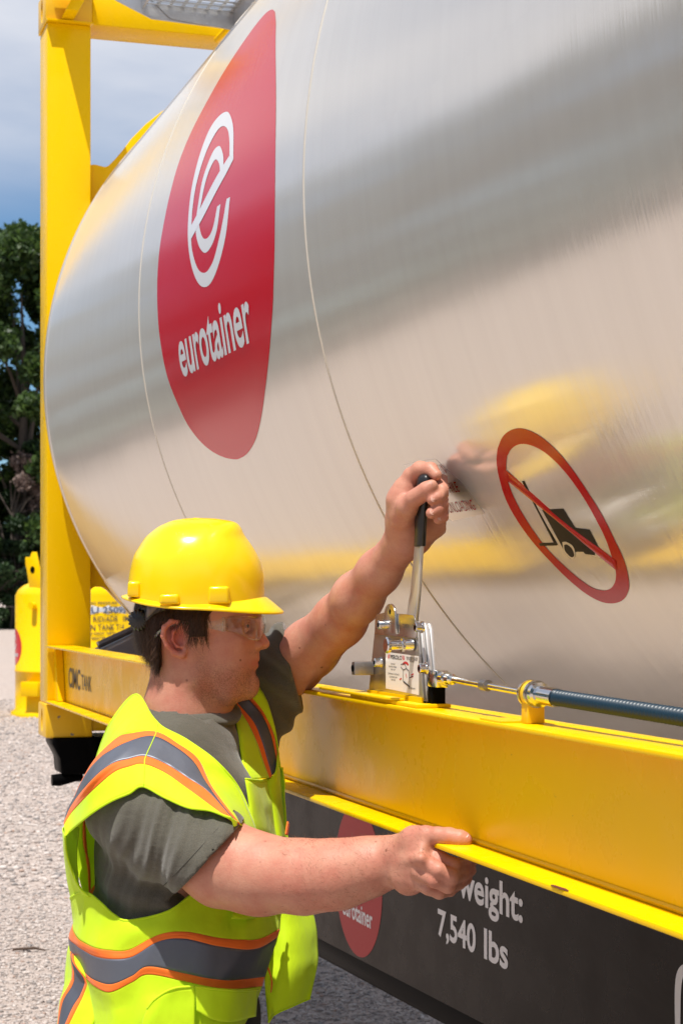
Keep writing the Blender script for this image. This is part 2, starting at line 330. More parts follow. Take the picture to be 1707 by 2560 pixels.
def tree(u, d, H, R_, seed, label, n=34000, size=.21, lm='leaf', name='tree', clumps=85, base=.12):
    r = np.random.default_rng(seed); p = at_cam(u, d); t = empty(name, p, label, 'tree' if name == 'tree' else 'shrub', 'trees beyond the gravel yard' if name == 'tree' else 'shrubs under the trees')
    C_, Rr = crown_clumps(r, clumps, R_, H, H * base); v, ti = leaves(C_ + np.array(p), Rr, n, size, r)
    b = MB(); b.tube([p + Vector((0, 0, -.1)), p + Vector((.1, .1, H * .3)), p + Vector((0, .3, H * .62)), p + Vector((.2, .1, H * .86))], [.026 * H * .7, .016 * H, .009 * H, .002 * H], 10)
    b.build('trunk', M['bark'], t, smooth=True)
    lb = MB()
    for k in range(18):
        z0 = H * (.2 + .035 * k); a = k * 2.4; q = Vector(C_[k % len(C_)]) + p
        st = p + Vector((.1, .2, min(z0, q.z * .8))); lb.tube([st, (st + q) / 2 + Vector((0, 0, .3)), q], [.006 * H, .004 * H, .001 * H], 6)
    lb.build('limb', M['bark'], t, smooth=True)
    link('crown', leafmesh('crown', v, ti), M[lm], t)
    return t
tree(48, 97, 20.6, 5.6, 11, 'tallest green tree left of the yellow post, sky showing through its crown', n=100000, size=.20)
tree(-150, 99, 20.0, 6.0, 12, 'green tree at the left edge, mostly out of the frame', n=16000)
tree(178, 100, 18.6, 4.6, 13, 'green tree half hidden behind the yellow corner post', n=40000)
tree(92, 96, 9.4, 3.2, 17, 'dull brown-green shrub with bare twigs below the tall tree', n=14000, size=.13, lm='leaf_dark', name='shrub', clumps=30, base=.02)
tree(20, 95.5, 9.0, 3.0, 18, 'tangle of dry pinkish branches and brush under the tall tree', n=12000, size=.12, lm='leaf_dry', name='shrub', clumps=26, base=.25)
tree(28, 94.3, 4.6, 2.0, 19, 'low dark green shrub at the yard edge, left of the yellow vessel', n=12000, size=.12, lm='leaf_dark', name='shrub', clumps=20, base=.0)
tree(100, 94.6, 5.2, 2.2, 20, 'low dark green shrub behind the lifting lugs of the yellow vessel', n=12000, size=.12, lm='leaf_dark', name='shrub', clumps=20, base=.0)
tree(-30, 92.5, 4.4, 2.4, 21, 'dark bushy shrub cut by the left edge of the picture', n=12000, size=.12, lm='leaf_dark', name='shrub', clumps=20, base=.0)
tree(60, 96, 3.6, 2.6, 22, 'lowest dark shrub filling the gap behind the yellow vessel', n=12000, size=.12, lm='leaf_dark', name='shrub', clumps=20, base=.0)
def woods():
    r = np.random.default_rng(5); V_ = []; T_ = []
    for az in np.arange(-205, 35, 4.3):                 # the same wood runs on round the yard, out of view
        a = math.radians(az); d = 62 + 9 * math.sin(az * .1) + (30 if az < -192 else 0); H = r.uniform(14, 19)
        C_, Rr = crown_clumps(r, 34, 4.6, H, .2); p = np.array([CX - 2 + math.cos(a) * d, CY + math.sin(a) * d, 0])
        q = p - np.array([CX, CY, 0]); dd = q @ np.array(Dv); rr = q @ np.array(Rv)
        if dd > 0 and -.30 < rr / dd < .3: continue
        v, ti = leaves(C_ + p, Rr * 1.35, 2400, .62, r); V_.append(v); T_.append(ti)
    return leafmesh('woods', np.concatenate(V_), np.concatenate(T_))
tag(link('woods', woods(), M['leaf']), kind='stuff')

# ------------------------------------------------------------------ the tank container
X1 = 6.058; W = 2.438; Z0 = 1.2; H1 = 2.591
tank = empty('tank_container', (X1 / 2, W / 2, Z0), 'large brushed metal tank held in a yellow steel frame with red round logo', 'tank container')
Yl = M['yellow']
def casting(x0, x1, y0, y1, z0, z1, name='corner_casting'):
    cy = (y0 + y1) / 2; b = MB(); b.box(x0, x1, y0, y1, z0, z1); o = b.build(name, M['chipped'], tank, bevel=.006)
    # oval lifting hole on the side: a dark recess with real depth
    side = y0 if y0 < 1 else y1; sg = 1 if y0 < 1 else -1; cx = (x0 + x1) / 2; cz = (z0 + z1) / 2
    import bmesh
    cut = MB(); n = 28; ring = []
    for k in range(n):
        a = 2 * math.pi * k / n; ring.append((cx + .020 * math.cos(a) + 0, cz + .040 * math.sin(a)))
    cut.prism(ring, lambda a, b_, d: (a, d, b_), side - sg * .02, side + sg * .07); co = cut.build('cut', None)
    ev = o.modifiers.new('hole', 'BOOLEAN'); ev.object = co; ev.operation = 'DIFFERENCE'; ev.solver = 'EXACT'
    dg = bpy.context.evaluated_depsgraph_get(); nm = bpy.data.meshes.new_from_object(o.evaluated_get(dg)); o.modifiers.clear(); o.data = nm
    bpy.data.objects.remove(co); nm.shade_smooth(); nm.set_sharp_from_angle(angle=math.radians(30)); return o
for x0 in (0, X1 - .178):
    for y0 in (0, W - .162):
        casting(x0, x0 + .178, y0, y0 + .162, Z0, Z0 + .118); casting(x0, x0 + .178, y0, y0 + .162, Z0 + H1 - .118, Z0 + H1)
        b = MB(); b.box(x0 + .006, x0 + .172, y0 + .006, y0 + .158, Z0 + .118, Z0 + H1 - .118); b.build('corner_post', Yl, tank, bevel=.006)
        b = MB(); b.box(x0, x0 + .196, y0 + .001, y0 + .164, Z0 + H1 - .1185, Z0 + H1 - .113); b.build('post_cap_plate', Yl, tank)
for x0 in (0.0, X1 - .17):
    b = MB(); b.box(x0 + .004, x0 + .170, .1625, W - .1625, 3.677, 3.786); b.build('top_crossbeam', Yl, tank, bevel=.004)
    b = MB(); b.box(x0 + .004, x0 + .16, .1625, W - .1625, 1.22, 1.34); b.build('bottom_crossbeam', Yl, tank, bevel=.004)
# diagonal brace from the top casting up over the walkway
b = MB(); b.prism([(.050, 3.68), (.094, 3.68), (.158, 3.80), (.114, 3.80)], lambda a, c, d: (d, a, c), .18, .30); b.build('top_brace', Yl, tank, bevel=.003)
b = MB(); b.box(.19, X1 - .19, .02, .09, 3.755, 3.765); b.build('top_side_rail', Yl, tank)
# saddle ring between the end frame and the tank: upper and lower gusset plates
def gusset(poly, name, x0=.09, x1=.13): b = MB(); b.prism(poly, lambda a, c, d: (d, a, c), x0, x1); return b.build(name, Yl, tank, bevel=.003)
for xa, xb in ((.09, .125), (X1 - .125, X1 - .09)):
    up = [(.160, 3.20), (.180, 3.203), (.215, 3.197), (.226, 3.20), (.25, 3.225), (.28, 3.262), (.311, 3.305), (.36, 3.358), (.418, 3.408), (.60, 3.54), (.9, 3.66), (1.219, 3.672), (1.219, 3.50), (.62, 3.30), (.32, 2.98), (.17, 2.62), (.16, 2.60)]
    gusset(up, 'saddle_plate', xa, xb); gusset([(W - a, c) for a, c in up][::-1], 'saddle_plate', xa, xb)
    lo = [(.160, 2.3), (.17, 2.30), (.20, 2.05), (.30, 1.86), (.50, 1.62), (.62, 1.50), (.56, 1.34), (.49, 1.40), (.425, 1.478), (.36, 1.562), (.30, 1.636), (.262, 1.672), (.225, 1.712), (.207, 1.7225), (.180, 1.7235), (.168, 1.716), (.160, 1.70)]
    gusset(lo, 'saddle_plate', xa, xb); gusset([(W - a, c) for a, c in lo][::-1], 'saddle_plate', xa, xb)
# dark drip tray / leg behind the rail
b = MB(); b.prism([(.12, 1.36), (.158, 1.505), (.36, 1.60), (.62, 1.60), (.62, 1.36)], lambda a, c, d: (d + .1, a + .02, c), .0, .25); b.build('fork_shroud', M['dark_grey'], tank, bevel=.003)
b = MB(); b.tube([(.225, .172, 1.52), (.225, .375, 1.612)], .012, 8); b.tube([(.225, .215, 1.505), (.225, .41, 1.592)], .007, 8); b.build('shroud_pipe', M['dark_grey'], tank, smooth=True)
# bottom side rails: web, two flanges
for y, sg in ((0, 1), (W, -1)):
    def Y(a, b_): return (y + sg * a, y + sg * b_) if sg > 0 else (y - b_, y - a)
    r_ = MB(); r_.box(.170, X1 - .170, *Y(.056, .066), 1.3305, 1.5135); web = r_.build('rail_web', Yl, tank)
    r_ = MB(); r_.box(.178, X1 - .178, *Y(0, .075), 1.3226, 1.3300); r_.build('lower_flange', M['chipped'] if 0 else Yl, tank, bevel=.0015)
    r_ = MB(); r_.box(.178, X1 - .178, *Y(0, .062), 1.5137, 1.5205); r_.build('upper_flange', Yl, tank, bevel=.0015)
    r_ = MB(); r_.box(.178, X1 - .178, *Y(.068, .100), 1.5135, 1.5195); r_.build('inner_flange', Yl, tank, bevel=.001)
    r_ = MB(); r_.prism([(.170, 1.332), (.262, 1.332), (.20, 1.512), (.170, 1.512)], lambda a, c, d: (a, y + sg * d, c), .030, .054); r_.build('rail_gusset', Yl, tank)
b = MB(); b.tube([(.3, .0605, 1.3335), (2.0, .0555, 1.3335), (5.7, .0555, 1.3335)], .004, 6); b.build('weld_bead', Yl, tank, smooth=True)
rm = Mat('rust_chip', (.10, .018, .01), .8).m
b = MB(); r0 = random.Random(3); ol = [(4.43 + .030 * math.cos(t) * r0.uniform(.6, 1.1), .0022 + .0048 * math.sin(t) * r0.uniform(.7, 1.1)) for t in [k * .449 for k in range(14)]]
b.prism(ol, lambda a, c, d: (a, c, d), 1.32995, 1.33035); b.build('rust_chip', rm, tank)
# tank shell: cylinder with a rounded shoulder and dished end at either side
def shell():
    prof = [(.0 + .13, 0.0), (.135, .35), (.15, .7), (.175, .95), (.205, 1.10), (.225, 1.19)]
    prof = [(-.02, 0), (.0, .45), (.04, .80), (.10, 1.03), (.165, 1.165), (.215, 1.215), (.243, RT - .004)] + [(.25 + .0, RT), (.27, RT), (1.2, RT), (1.88, RT), (3.36, RT), (4.6, RT), (X1 - .27, RT), (X1 - .25, RT), (X1 - .243, RT - .004), (X1 - .215, 1.215), (X1 - .165, 1.165), (X1 - .1, 1.03), (X1 - .04, .8), (X1, .45), (X1 + .02, 0)]
    prof = [(max(.065, min(X1 - .065, x)) if r < 1.0 else x, r) for x, r in prof]
    n = 256; g = np.array([[(x, r * math.cos(t), r * math.sin(t)) for t in np.linspace(0, 2 * math.pi, n, endpoint=False)] for x, r in prof])
    o = loft(g, 'tank_shell', M['tank'], None, close=True); o.location = (0, YC, ZC); o.parent = tank; o.matrix_parent_inverse = wmat(tank).inverted()
    o.data.set_sharp_from_angle(angle=math.radians(20)); return o
shell_o = shell()
def ring(x, r, w, name, mat, par):
    n = 220; prof = [(x - w, RT - .001), (x - w * .7, RT + r), (x + w * .7, RT + r), (x + w, RT - .001)]
    g = np.array([[(px, YC + pr * math.cos(t), ZC + pr * math.sin(t)) for t in np.linspace(0, 2 * math.pi, n, endpoint=False)] for px, pr in prof]); return loft(g, name, mat, par, close=True)
ring(1.88, .0012, .004, 'cladding_seam', M['seam'], shell_o); ring(3.368, .0012, .0035, 'cladding_seam', M['seam'], shell_o); ring(4.95, .0012, .004, 'cladding_seam', M['seam'], shell_o)
ring(.256, .003, .012, 'rim_band', M['rim'], shell_o)
# decals
RED = [(2.8384, 0.487), (2.9318, 0.4193), (3.0682, 0.2844), (3.1442, 0.1686), (3.1768, 0.0462), (3.1708, -0.0656), (3.1355, -0.1505), (3.0952, -0.2058), (3.0231, -0.2749), (2.9228, -0.345), (2.8448, -0.388), (2.7701, -0.418), (2.6845, -0.4379), (2.6063, -0.4448), (2.5556, -0.4428), (2.4785, -0.4322), (2.3924, -0.4111), (2.3142, -0.3795), (2.2446, -0.3343), (2.1968, -0.2788), (2.1465, -0.2099), (2.122, -0.1338), (2.1109, -0.0641), (2.1072, 0.034), (2.1139, 0.1112), (2.1308, 0.1672), (2.1509, 0.2426), (2.1778, 0.317), (2.2332, 0.3776), (2.3235, 0.432), (2.412, 0.4779), (2.5094, 0.5108), (2.616, 0.5321), (2.6989, 0.5324), (2.7727, 0.5154)]
E1O = [(2.8195, 0.1675), (2.7827, 0.2281), (2.7372, 0.2703), (2.658, 0.3114), (2.565, 0.3259), (2.4886, 0.3145), (2.4422, 0.2686), (2.42, 0.2039), (2.4209, 0.1455), (2.4327, 0.0856), (2.4558, 0.0387), (2.4929, -0.0066), (2.5407, -0.0424), (2.59, -0.0607), (2.6477, -0.0649), (2.7076, -0.0497), (2.7666, -0.017), (2.8066, 0.0246), (2.8244, 0.0877)]
E1I = [(2.7763, 0.1852), (2.7522, 0.222), (2.7127, 0.2558), (2.6558, 0.28), (2.597, 0.2868), (2.5389, 0.2708), (2.497, 0.241), (2.4655, 0.1902), (2.4597, 0.1375), (2.4679, 0.0896), (2.4795, 0.0485), (2.5129, 0.011), (2.5509, -0.0164), (2.5947, -0.0307), (2.6385, -0.033), (2.6899, -0.02), (2.7325, 0.009), (2.7701, 0.048), (2.7945, 0.0897)]
E2O = [(2.7303, 0.1757), (2.712, 0.201), (2.6775, 0.2247), (2.6468, 0.2373), (2.6023, 0.2392), (2.5647, 0.2215), (2.5289, 0.187), (2.5175, 0.1399), (2.5102, 0.1025), (2.5186, 0.0693), (2.5487, 0.0393), (2.5776, 0.022), (2.6109, 0.0102), (2.6474, 0.0094), (2.6899, 0.0201), (2.7225, 0.044), (2.7413, 0.0902)]
E2I = [(2.7062, 0.1642), (2.6881, 0.186), (2.6571, 0.2035), (2.6311, 0.2103), (2.6059, 0.2049), (2.5793, 0.1899), (2.5584, 0.1629), (2.5477, 0.1336), (2.5386, 0.1162), (2.5464, 0.0849), (2.5674, 0.0618), (2.5895, 0.0473), (2.6112, 0.0405), (2.6379, 0.0382), (2.6688, 0.0443), (2.6916, 0.06), (2.712, 0.0908)]
BU = [(2.7763, 0.1852), (2.7303, 0.1757), (2.6564, 0.1572), (2.5375, 0.1188), (2.4433, 0.0925)]
BL = [(2.8195, 0.1675), (2.7651, 0.1483), (2.6979, 0.1294), (2.5813, 0.0937), (2.4668, 0.065)]
SO = [(3.9923, -0.536), (4.0258, -0.5207), (4.0613, -0.5135), (4.0962, -0.5132), (4.1297, -0.5207), (4.1616, -0.5358), (4.1897, -0.5598), (4.2097, -0.5903), (4.222, -0.6262), (4.2279, -0.6607), (4.2242, -0.6969), (4.2158, -0.7309), (4.1931, -0.7625), (4.1683, -0.782), (4.1322, -0.7972), (4.091, -0.8031), (4.055, -0.7991), (4.0229, -0.7833), (3.996, -0.757), (3.9734, -0.7256), (3.9524, -0.691), (3.9394, -0.6537), (3.9374, -0.6174), (3.9502, -0.5828), (3.9682, -0.5557)]
SI = [(4.0142, -0.5501), (4.0374, -0.5413), (4.0633, -0.5366), (4.0906, -0.5369), (4.1209, -0.5439), (4.1482, -0.5564), (4.1725, -0.5773), (4.1901, -0.6035), (4.2004, -0.6353), (4.2018, -0.6655), (4.1989, -0.693), (4.1853, -0.7239), (4.1682, -0.7492), (4.1462, -0.7653), (4.1171, -0.7768), (4.089, -0.7794), (4.0605, -0.7741), (4.0356, -0.7574), (4.0121, -0.7332), (3.9909, -0.7056), (3.9785, -0.6752), (3.9713, -0.6388), (3.9718, -0.6065), (3.9808, -0.5817), (3.993, -0.567)]
BAR = [(3.9907, -0.5705), (4.1923, -0.7297), (4.176, -0.7461), (3.976, -0.5861)]
MAST = [(4.0259, -0.5911), (4.035, -0.5911), (4.0349, -0.6986), (4.0238, -0.6983)]
FORK = [(3.9723, -0.6933), (4.0352, -0.6944), (4.0311, -0.6995), (3.9705, -0.6983)]
TRUCK = [(4.0463, -0.6394), (4.1187, -0.6412), (4.1241, -0.673), (4.1658, -0.6778), (4.1623, -0.7137), (4.0441, -0.7111)]
W1 = [(4.0553, -0.6944), (4.0688, -0.6942), (4.0828, -0.7018), (4.0762, -0.7146), (4.0616, -0.7225), (4.05, -0.7212), (4.043, -0.7104)]
W2 = [(4.1281, -0.7096), (4.146, -0.7076), (4.1546, -0.7135), (4.1499, -0.723), (4.1379, -0.7227), (4.1271, -0.7186), (4.1245, -0.7127)]
W1I = [(4.0561, -0.6993), (4.0668, -0.6987), (4.0753, -0.7055), (4.0711, -0.7162), (4.0611, -0.7202), (4.0531, -0.7187), (4.0481, -0.7089)]
up = lambda k: (lambda s, a: tk(s, a, k * .45))
disc = fan(crs(RED + RED[:1], 150)[:-1], up(.0009), 'logo_disc', M['red'], tank)
strip(E1O, E1I, up(.0018), 'logo_letter', M['white'], disc, 90); strip(E2O, E2I, up(.0018), 'logo_letter', M['white'], disc, 80); strip(BU, BL, up(.0024), 'logo_letter', M['white'], disc, 30, 2)
put_text('eurotainer', 'logo_text', M['white'], disc, lambda a, b_: tk(a, b_, .0016), (2.300, -.2235, 2.952, -.1155), .018)
sgn = strip(SO + SO[:1], SI + SI[:1], up(.0012), 'warning_ring', M['darkred'], tank, 120, 4)
fan(TRUCK, up(.0012), 'forklift_symbol', M['black_v'], sgn, 3); fan(MAST, up(.0012), 'forklift_symbol', M['black_v'], sgn, 3); fan(FORK, up(.0012), 'forklift_symbol', M['black_v'], sgn, 2)
fan(crs(W1 + W1[:1], 30)[:-1], up(.0016), 'wheel_gap', M['clear_label'], sgn, 2); fan(crs(W1I + W1I[:1], 30)[:-1], up(.0020), 'forklift_symbol', M['black_v'], sgn, 2)
fan(crs(W2 + W2[:1], 30)[:-1], up(.0016), 'wheel_gap', M['clear_label'], sgn, 2)
fan([(4.103, -.704), (4.134, -.707), (4.146, -.712), (4.137, -.719), (4.108, -.716)], up(.0019), 'forklift_symbol', M['black_v'], sgn, 2)
b_ = fan([BAR[0], BAR[1], BAR[2], BAR[3]], up(.0026), 'warning_bar', M['darkred'], sgn, 14)
note = fan([(3.585, -.532), (3.66, -.531), (3.735, -.533), (3.80, -.58), (3.83, -.635), (3.68, -.642), (3.60, -.59)], up(.0008), 'warning_label', M['clear_label'], tank, 8)
nt_ = lambda a, b_: tk(a, b_, .0011)
put_text('VALVE MUST BE IN', 'label_text', M['darkred'], note, nt_, (3.593, -.5595, 3.758, -.5425)); put_text('ASSEMBLY WHILE', 'label_text', M['darkred'], note, nt_, (3.60, -.5930, 3.778, -.5750)); put_text('LOADING/UNLOADING', 'label_text', M['darkred'], note, nt_, (3.60, -.6270, 3.806, -.6085))
# small nicks and scratches on the cladding
nb = []
for k, (s, a) in enumerate([(4.90, .03), (4.93, .015), (4.87, .012), (4.97, -.005), (4.70, .02), (4.52, .15), (5.0, .25), (4.8, -.12)]):
    fan([(s, a), (s + .010, a + .006), (s + .018, a + .002), (s + .007, a - .003)], up(.0012), 'nick', M['print_white'], shell_o, 1)
# rail lettering
rw_ = lambda a, b_: (a, .0552, b_)
rail = [o for o in tank.children if o.name == 'rail_web'][0]
put_text('CIMC', 'rail_lettering', M['print_grey'], rail, rw_, (0.3257,1.3853,0.5612,1.4502), .02); put_text('TANK', 'rail_lettering', M['print_grey'], rail, rw_, (0.5846,1.3884,0.7729,1.4364), .01)
# walkway over the tank
wk = MB(); wk.box(.32, 1.9, .40, .82, 3.700, 3.704); wk.box(.32, .324, .335, .64, 3.656, 3.73); wk.box(.32, 1.9, .818, .822, 3.66, 3.73)
wk = MB(); wk.prism([(.20, 3.735), (.20, 3.716), (.335, 3.660), (.63, 3.650), (.68, 3.70), (.70, 3.735)], lambda a, c, d: (d, a, c), .345, .35); wk.build('walkway_end_plate', M['alu'], tank)
wk = MB()
wk.box(.351, 2.2, .30, .304, 3.69, 3.74); wk.box(.351, 2.2, .62, .624, 3.66, 3.74)
wk.build('walkway_side', M['alu'], tank)
g = MB()
for i in range(40):
    x = .36 + i * .046
    g.box(x, x + .016, .305, .619, 3.705, 3.7075)
for j in range(8): g.box(.352, 2.19, .305 + j * .043, .318 + j * .043, 3.7078, 3.7102)
g.build('walkway_grating', M['chrome'], tank)
b = MB(); b.prism([(.33, 3.725), (.40, 3.665), (.63, 3.645), (.64, 3.66), (.66, 3.725)], lambda a, c, d: (d, a, c), .352, .356); b.build('walkway_bracket', M['alu'], tank)
b = MB(); b.tube([(.2, .60, 3.655), (.3, .615, 3.668), (.34, .63, 3.68)], .012, 8); b.build('hinge', Yl, tank, smooth=True)

# ------------------------------------------------------------------ lever box on the rail
PX = 3.60; yb = .030
box = MB(); T = [(3.600, 1.531), (3.866, 1.531), (3.838, 1.640), (3.829, 1.650), (3.645, 1.656), (3.636, 1.648)]
fy = lambda a, c, d: (a, d, c)
box.prism(T, fy, yb, yb + .003); lever_box = box.build('lever_box', M['plate'], tank, bevel=.0008)
for k, (d0, d1, dx) in enumerate(((.0042, .0098, .004), (.0106, .0162, .008), (.0170, .0225, .011))):
    b = MB(); b.prism([(a + dx, c - .001 * k) for a, c in T], fy, yb + d0, yb + d1); b.build('side_plate', M['lever'], lever_box, bevel=.0008)
b = MB(); b.box(3.635, 3.835, yb + .0226, yb + .0270, 1.5305, 1.6000); b.build('gearbox_core', M['grey_steel'], lever_box)
b = MB(); b.prism([(3.638, 1.627), (3.842, 1.625), (3.834, 1.654), (3.826, 1.6605), (3.790, 1.662), (3.775, 1.662), (3.690, 1.664), (3.648, 1.660), (3.640, 1.652)], fy, yb - .0022, yb - .0002); b.build('stamped_strip', M['steel'], lever_box, bevel=.0006)
b = MB(); pc = [(3.724 + .026 * math.cos(t), 1.662 + .016 * math.sin(t)) for t in np.linspace(0, math.pi, 12)]
b.prism([(3.755, 1.63)] + pc + [(3.694, 1.63)], fy, yb - .006, yb - .0024); b.build('pointer_plate', M['steel'], lever_box, bevel=.0008)
b = MB(); b.tube([(3.726, yb - .0063, 1.665), (3.726, yb - .0056, 1.665)], .0042, 12); b.build('pin_hole', M['black'], lever_box)
def bolt(x, z, y=yb, r=.0074, l=.014):
    b = MB(); b.tube([(x, y - .002, z), (x, y - .0045, z)], r * 1.25, 14); b.tube([(x, y - .0046, z), (x, y - l, z), (x, y - l - .001, z)], [r, r, r * .86], 16)
    o = b.build('bolt', M['chrome'], lever_box, smooth=True); c = MB(); c.tube([(x, y - l - .0012, z), (x, y - l - .0014, z)], r * .5, 6); c.build('bolt', M['black'], lever_box); return o
for x, z in ((3.6932, 1.6437), (3.8677, 1.6426), (3.673, 1.5821), (3.8855, 1.5803)): bolt(x, z)
b = MB(); b.tube([(3.8228, yb - .003, 1.6142), (3.8228, yb - .016, 1.6142), (3.8228, yb - .017, 1.6142), (3.8228, yb - .021, 1.6142), (3.8228, yb - .022, 1.6142), (3.8228, yb - .040, 1.6142), (3.8228, yb - .0405, 1.6142), (3.8228, yb - .045, 1.6142), (3.8228, yb - .047, 1.6142)], [.0095, .0075, .0105, .0105, .0075, .0075, .0125, .013, .011], 20); b.build('pull_knob', M['chrome'], lever_box, smooth=True)
b = MB(); b.box(3.6154, 3.6314, yb - .035, yb - .0005, 1.5598, 1.5818); b.build('stub_bar', M['grey_steel'], lever_box, bevel=.002)
b = MB(); b.tube([(3.6234, yb - .0362, 1.5708), (3.6234, yb - .0355, 1.5708)], .006, 12); b.build('bar_hole', M['black'], lever_box)
lab = MB(); lab.prism([(3.690, 1.5405), (3.846, 1.5375), (3.846, 1.5975), (3.690, 1.5995)], fy, yb - .0007, yb - .0003); lab_o = lab.build('instruction_label', M['label_paper'], lever_box)
lf = lambda a, c: (a, yb - .0009, c)
put_text('PEROLO', 'label_text', M['print_ring'], lab_o, lf, (3.714, 1.5893, 3.769, 1.5958), .03)
def flat(poly, name, mat, par, y=yb - .0009):
    me = bpy.data.meshes.new(name); me.from_pydata([(a, y, c) for a, c in poly], [], [tuple(range(len(poly)))]); me.update(); return link(name, me, mat, par)
for x0, sl in ((3.700, .003), (3.7055, .003), (3.773, -.003), (3.7785, -.003)): flat([(x0, 1.5893), (x0 + .0035, 1.5893), (x0 + .0035 + sl, 1.5962), (x0 + sl, 1.5962)], 'label_mark', M['print_red'], lab_o)
for i, (s, x0, x1, z) in enumerate((('xxxxx xxxxxxx xxxx xxxxx', 3.790, 3.842, 1.5925), ('xx xxxxxxxx x xxxxxxxx', 3.792, 3.840, 1.5898), ('xxxxxx', 3.806, 3.826, 1.587), ('DONE', 3.716, 3.736, 1.5800), ('REFER STEEL', 3.706, 3.744, 1.5755), ('REF 3/9', 3.716, 3.736, 1.571), ('COMMAND A DISTANCE', 3.700, 3.756, 1.5640), ('CENTRED ZAP', 3.708, 3.746, 1.5590), ('TAP PRO', 3.716, 3.738, 1.5545), ('xx xxxxxx', 3.80, 3.83, 1.545))):
    if 'x' in s:
        s = s.replace('x', 'n')
    put_text(s, 'label_text', M['print_ring'], lab_o, lf, (x0, z, x1, z + .0026))
def lineset(segs, name, mat, w=.0007):
    v = []; f = []
    for (a, b_), (c, d) in segs:
        dx, dz = c - a, d - b_; l = math.hypot(dx, dz) or 1; nx, nz = -dz / l * w, dx / l * w; k = len(v); v += [(a + nx, yb - .0011, b_ + nz), (c + nx, yb - .0011, d + nz), (c - nx, yb - .0011, d - nz), (a - nx, yb - .0011, b_ - nz)]; f.append((k, k + 1, k + 2, k + 3))
    me = bpy.data.meshes.new(name); me.from_pydata(v, [], f); me.update(); return link(name, me, mat, lab_o)
poly = [(3.775, 1.5565), (3.806, 1.549), (3.802, 1.573), (3.789, 1.5765), (3.776, 1.5735), (3.775, 1.5565), (3.777, 1.5545), (3.807, 1.5475), (3.806, 1.549)]
lineset([(poly[i], poly[i + 1]) for i in range(len(poly) - 1)] + [((3.764, 1.582), (3.782, 1.584)), ((3.782, 1.584), (3.790, 1.577)), ((3.764, 1.578), (3.776, 1.5735)), ((3.804, 1.562), (3.822, 1.566))], 'label_drawing', M['print_ring'])
lineset([((3.788, 1.568), (3.792, 1.562)), ((3.768, 1.560), (3.758, 1.558)), ((3.812, 1.567), (3.824, 1.5695)), ((3.812, 1.564), (3.822, 1.5655))], 'label_mark', M['print_red'], .001)
flat([(3.786 + .015 * math.cos(t), 1.581 + .0065 * math.sin(t)) for t in np.linspace(.2, math.pi - .2, 9)] + [(3.786 + .009 * math.cos(t), 1.5805 + .003 * math.sin(t)) for t in np.linspace(math.pi - .2, .2, 9)], 'label_mark', M['print_red'], lab_o)
ls = lambda a, c: (a, yb - .0024, c)
put_text('CLOSE', 'stamped_text', M['print_ring'], lever_box, ls, (3.674, 1.6425, 3.700, 1.6495)); put_text('OPEN', 'stamped_text', M['print_ring'], lever_box, ls, (3.776, 1.640, 3.806, 1.6465))
flat([(3.708, 1.636), (3.7095, 1.636), (3.7095, 1.652), (3.708, 1.652)], 'stamped_text', M['print_ring'], lever_box, yb - .0024); flat([(3.762, 1.636), (3.7635, 1.636), (3.7635, 1.652), (3.762, 1.652)], 'stamped_text', M['print_ring'], lever_box, yb - .0024)
# mounting plates on the rail
b = MB(); b.box(3.575, 3.90, .006, .062, 1.5208, 1.5265); b.build('mounting_plate', Yl, lever_box, bevel=.001)
b = MB(); b.prism([(3.42, .002), (3.78, .002), (3.81, .014), (3.81, .022), (3.44, .022), (3.42, .014)], lambda a, c, d: (a, c - .004, d), 1.5269, 1.5312); b.build('mounting_plate', Yl, lever_box, bevel=.001)
b = MB(); b.box(3.602, 3.868, yb - .0035, yb - .0006, 1.5268, 1.5345); b.build('foot_strip', Yl, lever_box)
b = MB(); b.box(3.872, 3.893, yb + .004, yb + .026, 1.522, 1.556); b.build('foot_block', M['black'], lever_box, bevel=.002)
# lever arm: flat bar cranked above the box, black grip
hy = .052; lev = MB()
def bar(pts, w, t, y):
    vs = []; n = len(pts)
    for i, (x, z) in enumerate(pts):
        a = pts[max(i - 1, 0)]; c = pts[min(i + 1, n - 1)]; dx, dz = c[0] - a[0], c[1] - a[1]; l = math.hypot(dx, dz); nx, nz = dz / l * w[i], -dx / l * w[i]
        vs += [(x - nx, y - t, z - nz), (x + nx, y - t, z + nz), (x + nx, y + t, z + nz), (x - nx, y + t, z - nz)]
    fs = [(i * 4 + j, i * 4 + (j + 1) % 4, i * 4 + 4 + (j + 1) % 4, i * 4 + 4 + j) for i in range(n - 1) for j in range(4)] + [(3, 2, 1, 0), tuple(4 * n - 4 + k for k in range(4))]
    return vs, fs
yg = .060
lev.add(*bar([(3.728, 1.60), (3.728, 1.64), (3.7355, 1.664), (3.7455, 1.688), (3.749, 1.70), (3.765, 1.775)], [.022, .022, .021, .0185, .0180, .0150], .0028, yg)); lever = lev.build('lever_arm', M['lever'], lever_box, bevel=.0009)
g = MB(); gp = [(3.7668, 1.7690), (3.7672, 1.7705), (3.770, 1.80), (3.776, 1.835), (3.782, 1.862), (3.7845, 1.875), (3.7858, 1.8812), (3.7862, 1.8830)]; gr = [.0075, .0086, .0088, .0090, .0098, .0096, .0062, .001]
vs = []; n = 18
for (x, z), r in zip(gp, gr): vs.append([(x + r * 1.9 * math.cos(t), yg + r * math.sin(t) * .95, z) for t in np.linspace(0, 2 * math.pi, n, endpoint=False)])
lo_ = loft(np.array(vs), 'lever_grip', M['black_plastic'], lever, close=True)
